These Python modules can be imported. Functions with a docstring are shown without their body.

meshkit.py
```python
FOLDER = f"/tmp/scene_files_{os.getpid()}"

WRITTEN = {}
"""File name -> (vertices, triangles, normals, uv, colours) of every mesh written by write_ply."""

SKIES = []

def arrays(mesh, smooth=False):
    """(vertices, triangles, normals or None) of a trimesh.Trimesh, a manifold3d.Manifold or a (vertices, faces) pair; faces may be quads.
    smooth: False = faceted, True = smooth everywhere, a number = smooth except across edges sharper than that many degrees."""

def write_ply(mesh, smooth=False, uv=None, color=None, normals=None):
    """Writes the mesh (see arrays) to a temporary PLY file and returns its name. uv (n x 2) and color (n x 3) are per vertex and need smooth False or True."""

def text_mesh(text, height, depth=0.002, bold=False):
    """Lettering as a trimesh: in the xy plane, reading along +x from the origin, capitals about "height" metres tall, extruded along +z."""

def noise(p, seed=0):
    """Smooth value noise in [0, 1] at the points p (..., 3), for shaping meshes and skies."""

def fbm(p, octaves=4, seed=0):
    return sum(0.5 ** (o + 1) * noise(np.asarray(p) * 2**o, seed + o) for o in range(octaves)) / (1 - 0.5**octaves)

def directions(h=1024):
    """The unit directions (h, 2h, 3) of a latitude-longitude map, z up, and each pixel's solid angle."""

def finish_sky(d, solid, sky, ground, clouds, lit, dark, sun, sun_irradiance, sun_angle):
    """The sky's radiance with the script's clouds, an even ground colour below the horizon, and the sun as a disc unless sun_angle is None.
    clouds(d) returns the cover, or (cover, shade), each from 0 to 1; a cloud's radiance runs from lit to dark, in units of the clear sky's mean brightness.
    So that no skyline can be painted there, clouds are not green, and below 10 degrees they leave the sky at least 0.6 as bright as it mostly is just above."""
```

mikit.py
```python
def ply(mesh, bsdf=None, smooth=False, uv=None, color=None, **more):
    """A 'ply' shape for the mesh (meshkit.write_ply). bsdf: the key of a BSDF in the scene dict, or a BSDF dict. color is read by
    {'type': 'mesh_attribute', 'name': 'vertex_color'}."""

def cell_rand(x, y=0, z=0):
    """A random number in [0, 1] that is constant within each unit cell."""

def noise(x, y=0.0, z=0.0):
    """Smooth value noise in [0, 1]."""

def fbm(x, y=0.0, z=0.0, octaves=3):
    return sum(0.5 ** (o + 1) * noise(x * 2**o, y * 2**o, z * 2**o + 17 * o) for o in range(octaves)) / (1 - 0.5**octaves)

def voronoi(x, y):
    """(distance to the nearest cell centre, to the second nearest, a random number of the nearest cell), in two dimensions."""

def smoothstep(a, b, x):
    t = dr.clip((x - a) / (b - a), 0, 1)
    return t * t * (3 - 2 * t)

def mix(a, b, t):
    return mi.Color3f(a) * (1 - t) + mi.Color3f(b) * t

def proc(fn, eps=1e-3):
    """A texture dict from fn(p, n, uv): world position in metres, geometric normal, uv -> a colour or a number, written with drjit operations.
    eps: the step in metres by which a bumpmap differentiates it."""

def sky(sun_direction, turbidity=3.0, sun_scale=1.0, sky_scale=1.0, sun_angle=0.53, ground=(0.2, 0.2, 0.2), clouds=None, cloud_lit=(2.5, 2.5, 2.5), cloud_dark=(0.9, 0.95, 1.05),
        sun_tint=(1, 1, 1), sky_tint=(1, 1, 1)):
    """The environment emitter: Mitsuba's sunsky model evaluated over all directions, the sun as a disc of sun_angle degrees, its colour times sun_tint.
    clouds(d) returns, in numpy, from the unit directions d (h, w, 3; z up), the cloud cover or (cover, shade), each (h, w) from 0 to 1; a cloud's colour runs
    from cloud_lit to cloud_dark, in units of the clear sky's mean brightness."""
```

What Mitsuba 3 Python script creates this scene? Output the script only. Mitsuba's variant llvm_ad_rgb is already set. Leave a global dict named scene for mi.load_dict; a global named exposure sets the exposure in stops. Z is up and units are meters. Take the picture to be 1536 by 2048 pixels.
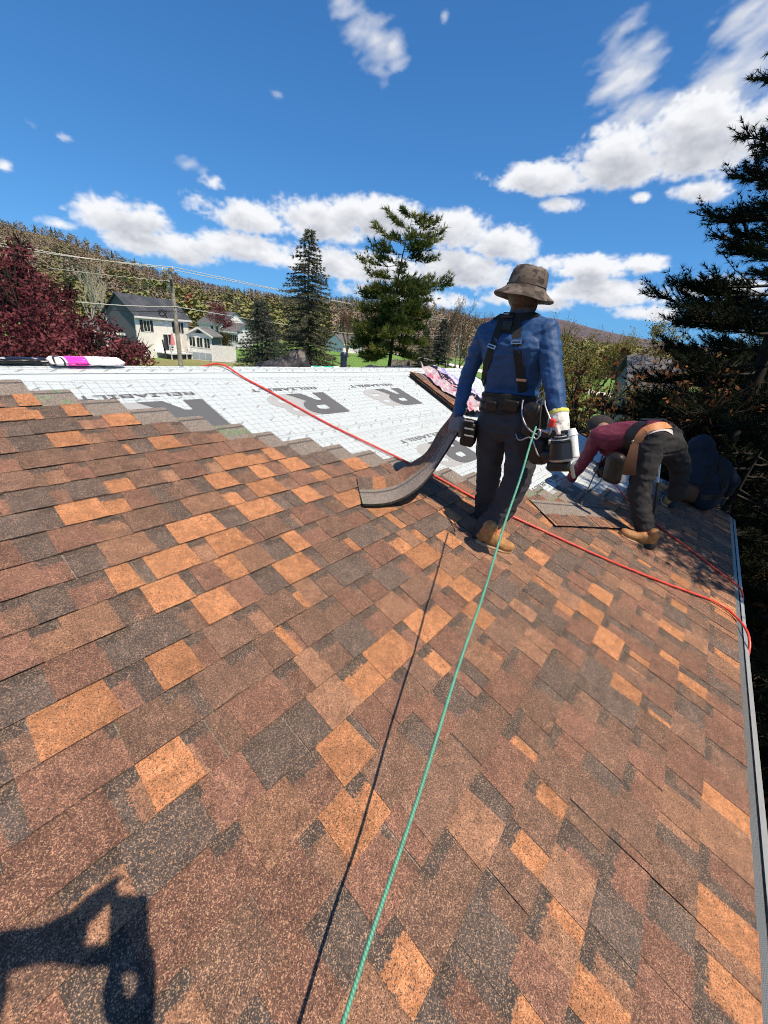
import math, random
import numpy as np, trimesh, mitsuba as mi, mikit, drjit as dr
import manifold3d as m3
from manifold3d import Manifold
import meshkit
from mikit import proc, noise, fbm, cell_rand, smoothstep, mix
from shapely.geometry import Polygon, Point
from shapely import affinity, union_all

scene, labels = {}, {}
exposure = 1.28

# ---------------------------------------------------------------- camera (1.33 m above the roof plane, phone ultra-wide lens)
TH = math.radians(17.0)                       # roof pitch
Z0, HC = 3.02, 1.332
CAM = np.array([0.3894, 0.0, 4.2938])
MR = np.array([[0.77463524, 0.32671073, -0.54147978], [0.62492299, -0.26410436, 0.73465649], [0.09701299, -0.90747396, -0.40875358]])
U_, _s, V_ = np.linalg.svd(MR); MR = U_ @ V_
right, down, fwd = MR[:, 0], MR[:, 1], MR[:, 2]
tw = np.eye(4); tw[:3, 0], tw[:3, 1], tw[:3, 2], tw[:3, 3] = -right, -down, fwd, CAM
scene['camera'] = {'type': 'perspective', 'fov': 2 * math.degrees(math.atan(768 / 790.0)), 'fov_axis': 'x',
                   'near_clip': 0.02, 'far_clip': 20000.0, 'to_world': mi.ScalarTransform4f(tw.tolist())}

# ---------------------------------------------------------------- sky: fair-weather cumulus, sun high on the right
SUN = np.array([0.452, -0.045, 0.892]); SUN = SUN / np.linalg.norm(SUN)
# cumulus banks: azimuth (0 = along the ridge, + to the right), elevation, half widths, strength (degrees)
BANKS = [(-68, 8.0, 4.6, 2.0, 1), (-64, 6.4, 7, 1.7, .9), (-56, 10.3, 5.5, 1.9, 1), (-55.6, 7.4, 7.5, 1.9, .9), (-59.0, 12.7, 1.9, 1.1, .55), (-47.6, 11.0, 5.6, 2.2, 1), (-40.6, 12.0, 7.0, 2.1, 1),
         (-32.2, 11.8, 5.2, 2.0, 1), (-25.6, 10.6, 3.4, 2.0, 1), (-29, 7.8, 7, 2.2, .95), (-43.8, 7.0, 13, 2.0, .9), (-37, 4.6, 12, 1.4, .7), (-15.8, 9.1, 5.0, 1.4, 1), (-10.4, 9.6, 2.4, 1.1, .95),
         (-13.7, 6.5, 6.0, 1.6, .95), (-21.5, 5.5, 6, 1.5, .9), (-9, 4.9, 4, 1.1, .7), (-2, 7.5, 4, 1.3, .8), (-22.6, 16.6, 5.6, 1.5, .95), (-15.7, 18.0, 4.2, 2.4, 1.1), (-8.2, 19.0, 5.6, 3.0, 1.15), (-20, 14.6, 2.7, .9, .75),
         (-7.6, 15.4, 3.0, 1.0, .85), (-12.5, 15.2, 1.1, .6, .6), (1, 16.5, 5, 2.4, .9), (-72.2, 13.5, 1.2, .6, .42), (-76.9, 10.3, 1.1, .7, .55), (-74, 6.6, 2.0, .7, .7)]
WISPS = [(-17.2, 24.2, 3.2, 2.9, .95), (-14.5, 21.6, 4.0, 1.5, .9), (-8.0, 22.9, 3.2, 2.5, 1), (-7.6, 25.8, 3, 1.9, 1), (1, 24, 5, 3, .9), (-43.0, 25.6, 3.2, 1.6, .95), (-45.5, 27.2, 2.3, 1.3, .7), (-40.6, 25.4, 1.6, 1.4, .85),
         (-41.5, 23.4, 1.2, .8, .5), (-52.6, 20.8, .9, .4, .4), (-35.6, 27.5, .5, .6, .35), (-61, 14.0, 2.2, .7, .4), (-74.3, 13.8, .6, .35, .4)]
def clouds(d):
    az, el = np.degrees(np.arctan2(d[..., 0], d[..., 1])), np.degrees(np.arcsin(np.clip(d[..., 2], -1, 1)))
    def env(el, items, flat):
        e = np.zeros_like(az) - .9
        for a, b, ra, rb, s in items:
            x, y = (az - a) / ra, (el - b) / rb
            y = np.where(y < 0, y * flat, y)
            e = np.maximum(e, s * .95 - (x * x + y * y) ** .8 * .75)
        return e
    def dens(el):
        q = np.stack([az / 3.1, el / 1.9, az * 0 + 3.3], -1)
        e = env(el, BANKS, 1.3)
        out = np.clip((np.abs(az + 38) - 50) / 14, 0, 1)      # elsewhere: scattered fair-weather clouds
        w = meshkit.fbm(np.stack([az / 24., el / 9., az * 0 + 8.8], -1), 3, 21)
        e = np.where(out > 0, np.maximum(e, (w - .60) * 5 * out - (1 - out) * .6 - np.clip(el - 45, 0, 60) * .04), e)
        return e + 1.5 * (meshkit.fbm(q, 5, 4) - .5) + .8 * (meshkit.fbm(q * 4.7, 3, 9) - .5)
    c = dens(el)
    up = dens(el + .7) * .5 + dens(el + 1.7) * .5
    cover = np.clip((c + .03) / .58, 0, 1); cover = cover * cover * (3 - 2 * cover)
    # thin torn cloud, streaked along the wind
    u, v = az * .8 + el * .9, -az * .5 + el * 1.1
    wq = np.stack([u / 4.2, v / 1.5, az * 0 + 5.5], -1)
    wc = env(el, WISPS, 1.0) + 1.9 * (meshkit.fbm(wq, 5, 14) - .5) + .7 * (meshkit.fbm(wq * 3.1, 3, 19) - .5)
    wcov = np.clip((wc + .05) / 1.15, 0, 1) ** 1.1 * .92
    lump = meshkit.fbm(np.stack([az / 2.2, el / 1.0, az * 0 + 1.1], -1), 4, 31)
    shade = np.clip(1.0 * (up - .10) + 1.1 * (.52 - lump), 0, 1) * np.clip(c * 1.6, 0, 1)
    tot = 1 - (1 - cover) * (1 - wcov)
    return tot, np.where(cover > wcov, shade, np.clip(.30 + .3 * (.5 - lump), 0, 1))
scene['sky'] = mikit.sky(SUN.tolist(), turbidity=3.2, sun_scale=1.62, sky_scale=1.24, clouds=clouds, cloud_lit=(3.2, 3.25, 3.35), cloud_dark=(1.8, 1.88, 2.1), sky_tint=(.49, .98, 1.36), ground=(.1, .1, .07))

# ---------------------------------------------------------------- helpers
random.seed(7); RNG = np.random.default_rng(7)
NR = np.array([math.sin(TH), 0, math.cos(TH)]); UPS = np.array([-math.cos(TH), 0, math.sin(TH)]); OR = np.array([0, 0, Z0])
def rp(s, t, n=0.0):
    "roof coordinates (along the ridge, up the slope, off the plane) to the world"
    s, t, n = (np.asarray(v, float) for v in (s, t, n))
    return OR + s[..., None] * np.array([0, 1., 0]) + t[..., None] * UPS + n[..., None] * NR
def at(x, y, Y):
    "the point that stands Y metres ahead and shows at photo pixel x, y (used to measure positions)"
    r = MR @ np.array([x - 768., y - 1024., 790.]); return CAM + r * (Y / r[1])
def atz(x, y, z):
    r = MR @ np.array([x - 768., y - 1024., 790.]); return CAM + r * ((z - CAM[2]) / r[2])
def numbered(k):
    if k not in scene and k not in labels: return k
    i = 1
    while f'{k}_{i:03d}' in scene or f'{k}_{i:03d}' in labels: i += 1
    return f'{k}_{i:03d}'
def obj(key, mesh, mat, smooth=False, uv=None, **more):
    key = numbered(key); scene[key] = mikit.ply(mesh, mat, smooth=smooth, uv=uv, **more); return key
def tag(key, label=None, cat=None, group=None, kind=None):
    d = labels.setdefault(key, {})
    for a, b in (('label', label), ('category', cat), ('group', group), ('kind', kind)):
        if b: d[a] = b
    return key
def thing(name, label, cat, group=None):
    return tag(numbered(name), label, cat, group)
class MB:
    "collects boxes, tubes and other pieces into one mesh"
    def __init__(self): self.v, self.f, self.n = [], [], 0
    def add(self, v, f):
        v = np.asarray(v, float); f = np.asarray(f, int)
        if f.shape[1] == 4: f = np.vstack([f[:, [0, 1, 2]], f[:, [0, 2, 3]]])
        self.v.append(v); self.f.append(f + self.n); self.n += len(v); return self
    def tm(self, m): return self.add(m.vertices, m.faces)
    def box(self, lo, hi, fr=None):
        lo, hi = np.minimum(lo, hi), np.maximum(lo, hi)
        v = np.array([[x, y, z] for x in (lo[0], hi[0]) for y in (lo[1], hi[1]) for z in (lo[2], hi[2])], float)
        if fr is not None: v = fr(v)
        return self.add(v, BOXF)
    def mesh(self): return trimesh.Trimesh(np.vstack(self.v), np.vstack(self.f), process=False)
BOXF = np.array([[0, 1, 3, 2], [4, 6, 7, 5], [0, 4, 5, 1], [2, 3, 7, 6], [0, 2, 6, 4], [1, 5, 7, 3]])
def tube(pts, r, sides=8, caps=True):
    p = np.asarray(pts, float); r = np.broadcast_to(np.asarray(r, float), (len(p),))
    t = np.gradient(p, axis=0); t /= np.linalg.norm(t, axis=1, keepdims=True) + 1e-12
    a = np.cross(t[0], [0, 0, 1.] if abs(t[0][2]) < .9 else [1., 0, 0]); a /= np.linalg.norm(a)
    A = []
    for ti in t:
        a = a - ti * (a @ ti); a /= np.linalg.norm(a) + 1e-12; A.append(a)
    A = np.array(A); B = np.cross(t, A)
    ang = np.arange(sides) * 2 * np.pi / sides
    v = p[:, None] + r[:, None, None] * (np.cos(ang)[None, :, None] * A[:, None] + np.sin(ang)[None, :, None] * B[:, None])
    i, j = np.meshgrid(np.arange(len(p) - 1), np.arange(sides), indexing='ij')
    q = np.stack([i * sides + j, i * sides + (j + 1) % sides, (i + 1) * sides + (j + 1) % sides, (i + 1) * sides + j], -1).reshape(-1, 4)
    f = np.vstack([q[:, [0, 1, 2]], q[:, [0, 2, 3]]]); v = v.reshape(-1, 3)
    if caps:
        k = len(v); v = np.vstack([v, p[0], p[-1]]); jj = np.arange(sides); e = (len(p) - 1) * sides
        f = np.vstack([f, np.stack([jj * 0 + k, (jj + 1) % sides, jj], 1), np.stack([jj * 0 + k + 1, e + jj, e + (jj + 1) % sides], 1)])
    return v, f
def spline(pts, n):
    from scipy.interpolate import CubicSpline
    p = np.asarray(pts, float); d = np.r_[0, np.cumsum(np.linalg.norm(np.diff(p, axis=0), axis=1) ** .5)]
    return CubicSpline(d, p)(np.linspace(0, d[-1], n))
def grid_faces(nu, nv):
    i, j = np.meshgrid(np.arange(nu - 1), np.arange(nv - 1), indexing='ij')
    return np.stack([i * nv + j, (i + 1) * nv + j, (i + 1) * nv + j + 1, i * nv + j + 1], -1).reshape(-1, 4)
def rounded_box(size, r, sub=3):
    x, y, z = np.array(size) / 2 - r
    m = Manifold.batch_hull([Manifold.sphere(r, 4 * sub).translate((a * x, b * y, c * z)) for a in (-1, 1) for b in (-1, 1) for c in (-1, 1)])
    return m
def man(m):
    a = m.to_mesh(); return trimesh.Trimesh(np.array(a.vert_properties[:, :3], float), np.array(a.tri_verts, int), process=False)
def frame(p, x, z):
    "4x4 with origin p, x axis and approximate z axis"
    x = np.asarray(x, float) / np.linalg.norm(x); z = np.asarray(z, float); z = z - x * (z @ x); z /= np.linalg.norm(z)
    M = np.eye(4); M[:3, 0], M[:3, 1], M[:3, 2], M[:3, 3] = x, np.cross(z, x), z, p
    return M
def xf(m, M): return trimesh.transform_points(np.asarray(m.vertices), M), m.faces

# ---------------------------------------------------------------- materials
def principled(color, rough=.7, **k):
    c = {'type': 'rgb', 'value': list(color)} if not isinstance(color, dict) else color
    return {'type': 'twosided', 'bsdf': {'type': 'principled', 'base_color': c, 'roughness': rough, **k}}
def mat(key, color, rough=.7, **k): scene[key] = principled(color, rough, **k); return key
def mottled(key, c0, c1, scale, rough=.8, thr=(.35, .65), **k):
    def fn(p, n, uv, c0=c0, c1=c1, s=scale):
        return mix(c0, c1, smoothstep(thr[0], thr[1], fbm(p.x * s, p.y * s, p.z * s, 4)))
    scene[key] = principled(proc(fn), rough, **k); return key
def cloth(key, col, rough=.85, fold=.0, sheen=.3, vary=.25):
    "woven cloth: even colour with slight wear, fine creases as relief"
    def fn(p, n, uv, c=col):
        v = fbm(p.x * 14, p.y * 14, p.z * 14, 4)
        return mi.Color3f(c) * (1 - vary + 2 * vary * v)
    base = {'type': 'principled', 'base_color': proc(fn), 'roughness': rough, 'sheen': sheen}
    if fold:
        def rel(p, n, uv):
            w = fbm(p.x * 9, p.y * 9, p.z * 5, 3) * 2.2
            return dr.sin((p.z * 38 + p.x * 14 + p.y * 10 + w * 7)) * .5 * smoothstep(.35, .7, noise(p.x * 7 + 4, p.y * 7, p.z * 6)) + .3 * fbm(p.x * 60, p.y * 60, p.z * 60, 2)
        base = {'type': 'bumpmap', 'arbitrary': proc(rel, 2e-3), 'scale': fold, 'bsdf': base}
    scene[key] = {'type': 'twosided', 'bsdf': base}; return key

# ================================================================ the house being roofed
ROOF_S0, ROOF_S1, EAVE, RIDGE, EXPO = -4.2, 6.16, -1.10, 3.05, 0.14287
def shingle_col(p, n, uv):
    a, b = uv.x, uv.y
    g1 = cell_rand(p.x * 520, p.y * 520, p.z * 520)
    g2 = noise(p.x * 330, p.y * 330, p.z * 330)
    g3 = noise(p.x * 150, p.y * 150, p.z * 150 + 5)
    K = dr.floor(a); fr = a - K + (g2 - .5) * .22
    K = dr.select(fr < 0, K - 1, dr.select(fr > 1, K + 1, K))
    r, r2 = cell_rand(K, 7), cell_rand(K, 13)
    r = dr.select((b < .5) & (cell_rand(K, 17) < .16), .95, r)
    col = dr.select(r < .15, mi.Color3f(.42, .188, .088), dr.select(r < .30, mi.Color3f(.255, .138, .090), dr.select(r < .60, mi.Color3f(.178, .090, .068),
          dr.select(r < .86, mi.Color3f(.155, .092, .070), mi.Color3f(.088, .073, .070)))))
    col = col * (.80 + .40 * r2)
    # printed shadow line under the course above
    band = smoothstep(.046, .034, b + (g3 - .5) * .022) * dr.select(cell_rand(K, 21) < .90, 1., 0.) * dr.select(b > -.5, 1., 0.) * dr.select(b < .5, 1., 0.)
    col = mix(col, mi.Color3f(.060, .051, .050), band)
    # ceramic granules
    g4 = noise(p.x * 390 + 9, p.y * 390, p.z * 390)
    w = .40 + 1.2 * (.4 * g2 + .3 * g3 + .3 * g4)
    col = col * w * (.66 + .68 * g1)
    col = mix(col, mi.Color3f(.54, .35, .23), smoothstep(.56, .76, .6 * g4 + .4 * g1) * .62)
    col = mix(col, mi.Color3f(.04, .034, .033), smoothstep(.42, .20, .6 * g2 + .4 * g1) * .8)
    col = col * (.58 + .84 * (.5 * noise(p.x * 62 + 3, p.y * 62, p.z * 62) + .5 * noise(p.x * 30, p.y * 30 + 7, p.z * 30)))
    col = col * mi.Color3f(.88, .84, .79)
    head = mix(mi.Color3f(.085, .075, .068), mi.Color3f(.30, .255, .22), smoothstep(.25, .75, .5 * g1 + .5 * g2)) * (.75 + .5 * g3)
    head = mix(head, mi.Color3f(.05, .048, .047), smoothstep(.012, .006, dr.abs(b - 2.15 + .0)) * .85)
    head = dr.select(cell_rand(K, 29) > .8, head * mix(mi.Color3f(1), mi.Color3f(.80, 1.12, .85), smoothstep(.55, .7, noise(p.x * 16, p.y * 16, p.z * 16))), head)
    col = dr.select(b > 1.5, head, col)
    return dr.select(b < -.5, mi.Color3f(.012, .011, .011), col)
def shingle_rel(p, n, uv):
    return noise(p.x * 260, p.y * 260, p.z * 260) * .6 + cell_rand(p.x * 330, p.y * 330, p.z * 330) * .4
scene['shingle_mat'] = {'type': 'twosided', 'bsdf': {'type': 'bumpmap', 'arbitrary': proc(shingle_rel, 1.2e-3), 'scale': .0011, 'bsdf': {'type': 'principled', 'base_color': proc(shingle_col), 'roughness': .78, 'specular': .35}}}

KID = [10]
def slab(out, s0, s1, t0, t1, n0, n1, base, uvtop, flare=0.0):
    "a wedge from t0 (top at n0) to t1 (top at n1), bottom at base; uvtop: four (a, b) for (s0,t0) (s1,t0) (s1,t1) (s0,t1)"
    c = [(s0 - flare, t0, n0), (s1 + flare, t0, n0), (s1, t1, n1), (s0, t1, n1)]
    b0, b1 = base if isinstance(base, tuple) else (base, base)
    d = [(s0 - flare, t0, b0), (s1 + flare, t0, b0), (s1, t1, b1), (s0, t1, b1)]
    k = len(out[0])
    out[0].extend(c); out[1].extend(uvtop); out[2].extend([(k, k + 1, k + 2), (k, k + 2, k + 3)])
    for i in range(4):
        j = (i + 1) % 4; k = len(out[0])
        out[0].extend([c[i], d[i], d[j], c[j]]); out[1].extend([(uvtop[0][0], -1.)] * 4); out[2].extend([(k, k + 1, k + 2), (k, k + 2, k + 3)])
def shingle(s0, s1, tb, rng, expo=EXPO, full=True, n_off=0.0):
    "one laminated shingle: base strip with colour drops, raised teeth over it"
    out = ([], [], [])
    top = tb + (.337 if full else expo + .03)
    N0, NE, NT = .0090, .0046, .0010
    # base strip in colour drops
    s = s0
    while s < s1 - 1e-6:
        e = min(s1, s + rng.uniform(.08, .19)); e = s1 if s1 - e < .05 else e
        K = KID[0]; KID[0] += 1
        slab(out, s, e, tb, tb + expo, N0, NE, (.0055, .0005), [(K + .02, expo), (K + .98, expo), (K + .98, 0.0), (K + .02, 0.0)])
        s = e
    KID[0] += 2
    # headlap, plain granules
    K = KID[0]; KID[0] += 2
    if full:
        slab(out, s0, s1, tb + expo, top, NE, NT, (.0005, .0002), [(K + .5, 2.), (K + .5, 2.), (K + .5, 2. + .194), (K + .5, 2. + .194)])
    # teeth
    s = s0 + rng.choice([0, rng.uniform(.03, .12)])
    while s < s1 - .03:
        w = rng.choice([rng.uniform(.085, .15), rng.uniform(.13, .21)]); e = min(s1 - (.0 if rng.random() < .5 else .01), s + w)
        if e - s > .04:
            K = KID[0]; KID[0] += 3
            j = rng.uniform(-.002, .002)
            slab(out, s, e, tb + j, tb + expo + .006, N0 + .0034, NE + .0018, (.007, .003), [(K + .5, 1.)] * 4, flare=rng.uniform(.002, .009))
        s = e + rng.uniform(.065, .15)
    v = np.array(out[0]); v[:, 2] += n_off
    return rp(v[:, 0], v[:, 1], v[:, 2]), np.array(out[2]), np.array(out[1])
house = thing('house', 'low house whose brown shingle roof the men are laying over white sheeting', 'house')
mat('deck_wood', (.42, .31, .19), .8); mat('siding_white', (.72, .71, .68), .6)
mat('black_metal', (.015, .015, .017), .45)
hk = house + '__'
mb = MB()
mb.box((ROOF_S0, EAVE + .012, -.022), (ROOF_S1 - .012, RIDGE, -.006), lambda v: rp(v[:, 0], v[:, 1], v[:, 2]))
RX, RZ = rp(0, RIDGE)[0], rp(0, RIDGE)[2]
def rp2(s, t, n=0.):
    "the far slope, mirrored about the ridge"
    q = rp(s, t, n); q[..., 0] = 2 * RX - q[..., 0]; return q
mb.box((ROOF_S0, EAVE, -.022), (ROOF_S1 - .012, RIDGE, -.006), lambda v: rp2(v[:, 0], v[:, 1], v[:, 2]))
roof = obj(hk + 'roof', mb.mesh(), 'deck_wood')
rng = random.Random(11)
def s_end(k):
    if k <= -11: return {-11: 4.25, -12: 4.6, -13: 5.2, -14: 5.75}.get(k, 6.155)
    return .566 + .187 * (7 - k) + {7: 0, 6: .0, 5: .01, 4: .04, 3: .02, 2: .03, 1: -.01, 0: .04, -1: .02, -2: .04, -3: .03, -4: 0, -5: 0, -6: .03}.get(k, 0)
back = ([], [], []); bn = 0
for k in range(-18, 8):
    tb = 1.509 + EXPO * k if k > -18 else EAVE
    ex = EXPO if k > -18 else 1.509 + EXPO * -17 - EAVE
    e = s_end(k); first = True
    while e > -.45:
        v, f, uv = shingle(e - .995, e, tb, rng, ex, True)
        obj(roof + '__shingle', (v, f), 'shingle_mat', uv=uv)
        e -= 1.0
    while e > ROOF_S0 + .05:
        v, f, uv = shingle(max(ROOF_S0, e - .995), e, tb, rng, ex, False)
        back[0].append(v); back[1].append(f + bn); back[2].append(uv); bn += len(v); e -= 1.0
for k in range(8, 11):
    tb = 1.509 + EXPO * k; e = s_end(k)
    while e > ROOF_S0 + .05:
        v, f, uv = shingle(max(ROOF_S0, e - .995), e, tb, rng, EXPO, k < 9)
        back[0].append(v); back[1].append(f + bn); back[2].append(uv); bn += len(v); e -= 1.0
tag(obj(roof + '__shingle_field', (np.vstack(back[0]), np.vstack(back[1])), 'shingle_mat', uv=np.vstack(back[2])), kind='stuff')

# ---- white underlayment in overlapping strips, printed grid and marks
def under_col(p, n, uv):
    s, t = uv.x, uv.y
    G = .0615
    def line(x, w): return smoothstep(w, w * .4, dr.abs(x - dr.round(x / G) * G))
    g = dr.maximum(line(s, .0021), line(t - .02, .0021)) * dr.select((t > .055) & (t < .985), 1., 0.)
    l = smoothstep(.0028, .0012, dr.abs(t - .05)) + smoothstep(.0026, .0012, dr.abs(t - .985)) + .7 * smoothstep(.002, .001, dr.abs(t - .075)) + .7 * smoothstep(.002, .001, dr.abs(t - .965))
    # small printed nail marks, staggered
    def marks(px, py, ox, oy, keep):
        i, j = dr.floor((s + ox) / px), dr.floor((t + oy) / py)
        x, y = s + ox - (i + .5) * px - (cell_rand(i, j, 3) - .5) * px * .25, t + oy - (j + .5) * py
        u, v = x * .80 + y * .60, -x * .60 + y * .80
        dash = smoothstep(.0075, .0045, dr.abs(v)) * smoothstep(.030, .026, dr.abs(u)) * (1 - .55 * smoothstep(.0035, .002, dr.abs(v)) * smoothstep(.006, .010, dr.abs(u)))
        return dash * dr.select(cell_rand(i, j, 9) < keep, 1., 0.)
    mk = dr.maximum(marks(.24, .2, 0., 0., .85), marks(.145, 10., .05, 4.972, 1.))
    col = mi.Color3f(.46, .525, .56) * (.93 + .1 * fbm(p.x * 7, p.y * 7, p.z * 7, 3))
    dirt = smoothstep(.56, .8, fbm(p.x * 2.3 + 3, p.y * 2.3, p.z * 2.3, 4))
    col = mix(col, mi.Color3f(.36, .37, .36), .45 * dirt)
    col = mix(col, mi.Color3f(.10, .105, .11), dr.minimum(g * .85 + l * .9, 1.))
    return mix(col, mi.Color3f(.16, .165, .17), mk * .9)
def under_rel(p, n, uv): return fbm(p.x * 5, p.y * 3, p.z * 5, 3)
scene['underlay_mat'] = {'type': 'twosided', 'bsdf': {'type': 'principled', 'base_color': proc(under_col), 'roughness': .62, 'specular': .3}}
def sheet(s0, s1, t0, t1, n_lo, n_hi, step=.045, amp=.0042, seed=0, fn=rp):
    ns, nt = max(2, int((s1 - s0) / step)), max(3, int((t1 - t0) / step))
    S, T = np.meshgrid(np.linspace(s0, s1, ns), np.linspace(t0, t1, nt), indexing='ij')
    n = n_lo + (n_hi - n_lo) * (T - t0) / (t1 - t0) + amp * (meshkit.fbm(np.stack([S * 3.2 + T * 1.5, T * 4.5 - S * .6, S * 0 + seed], -1), 3) - .5) * np.minimum(1, np.minimum(T - t0, t1 - T) * 12)
    return fn(S, T, n).reshape(-1, 3), grid_faces(ns, nt), np.stack([S, T - t0], -1).reshape(-1, 2)
STRIPS = [(1.84, 2.94), (.82, 1.90), (-.20, .88), (EAVE + .005, -.14)]
ukeys = []
for i, (a, b) in enumerate(STRIPS):
    v, f, uv = sheet(ROOF_S0 if i < 0 else -1.6, ROOF_S1 - .004, a, b, -.0018, -.0044, seed=i * 7.3)
    ukeys.append(obj(hk + 'underlayment', (v, f), 'underlay_mat', True, uv))
# the strip folded over the ridge
S, Q = np.meshgrid(np.linspace(ROOF_S0, ROOF_S1 - .004, 150), np.linspace(-.13, .13, 9), indexing='ij')
v = np.where((Q < 0)[..., None], rp(S, RIDGE + Q, -.0008 + 0 * Q), rp2(S, RIDGE - Q, -.0008 + 0 * Q)); v[..., 2] -= .004 * np.exp(-(Q / .03) ** 2) - .002 * meshkit.fbm(np.stack([S * 3, Q * 5, Q * 0], -1), 3)
ukeys.append(obj(hk + 'underlayment', (v.reshape(-1, 3), grid_faces(150, 9)), 'underlay_mat', True, np.stack([S, Q + .115], -1).reshape(-1, 2)))
v, f, uv = sheet(ROOF_S0, ROOF_S1 - .004, EAVE, RIDGE - .1, -.003, -.003, .3, fn=rp2)
obj(hk + 'underlayment', (v, f), 'underlay_mat', True, uv)
# printed emblem and lettering, upside down as seen from below
mat('print_dark', (.10, .105, .11), .6); mat('print_grey', (.33, .345, .355), .6)
def flat(poly, s, t, n, depth=.0004):
    "a print lying on the roof, its reading direction towards -s and its letters' tops downslope"
    m = trimesh.util.concatenate([trimesh.creation.extrude_polygon(g, depth, engine='earcut') for g in getattr(poly, 'geoms', [poly])])
    return rp(s - m.vertices[:, 0], t - m.vertices[:, 1], n + m.vertices[:, 2]), m.faces
def letter_r():
    W, Hh = .43, .378
    stem = Polygon([(0, 0), (.135, 0), (.135, Hh), (0, Hh)])
    bowl = union_all([Polygon([(.1, Hh), (.27, Hh), (.27, .135), (.1, .135)]), affinity.scale(Point(.27, .257).buffer(.1215, 24), 1.15, 1.)])
    hole = union_all([Polygon([(.165, .29), (.25, .29), (.25, .222), (.165, .222)]), Point(.25, .256).buffer(.034, 16)])
    leg = Polygon([(.175, .15), (.30, .15), (W, 0), (.27, 0)])
    return union_all([stem, bowl, leg]).difference(hole)
def letter_b():
    a, b = affinity.scale(Point(.50, .268).buffer(.105, 28), 1.1, 1.), affinity.scale(Point(.53, .118).buffer(.118, 28), 1.25, 1.)
    body = union_all([a, b, Polygon([(.3, 0), (.52, 0), (.52, .372), (.3, .372)])])
    h1, h2 = affinity.scale(Point(.50, .262).buffer(.034, 16), 1.5, .8), affinity.scale(Point(.53, .115).buffer(.040, 16), 1.5, .8)
    return body.difference(union_all([h1, h2])).difference(letter_r().buffer(.004))
word = meshkit.text_mesh('RELIABILT', .047, .0004, bold=True)
wscale = .715 / word.bounds[1][0]
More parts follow.
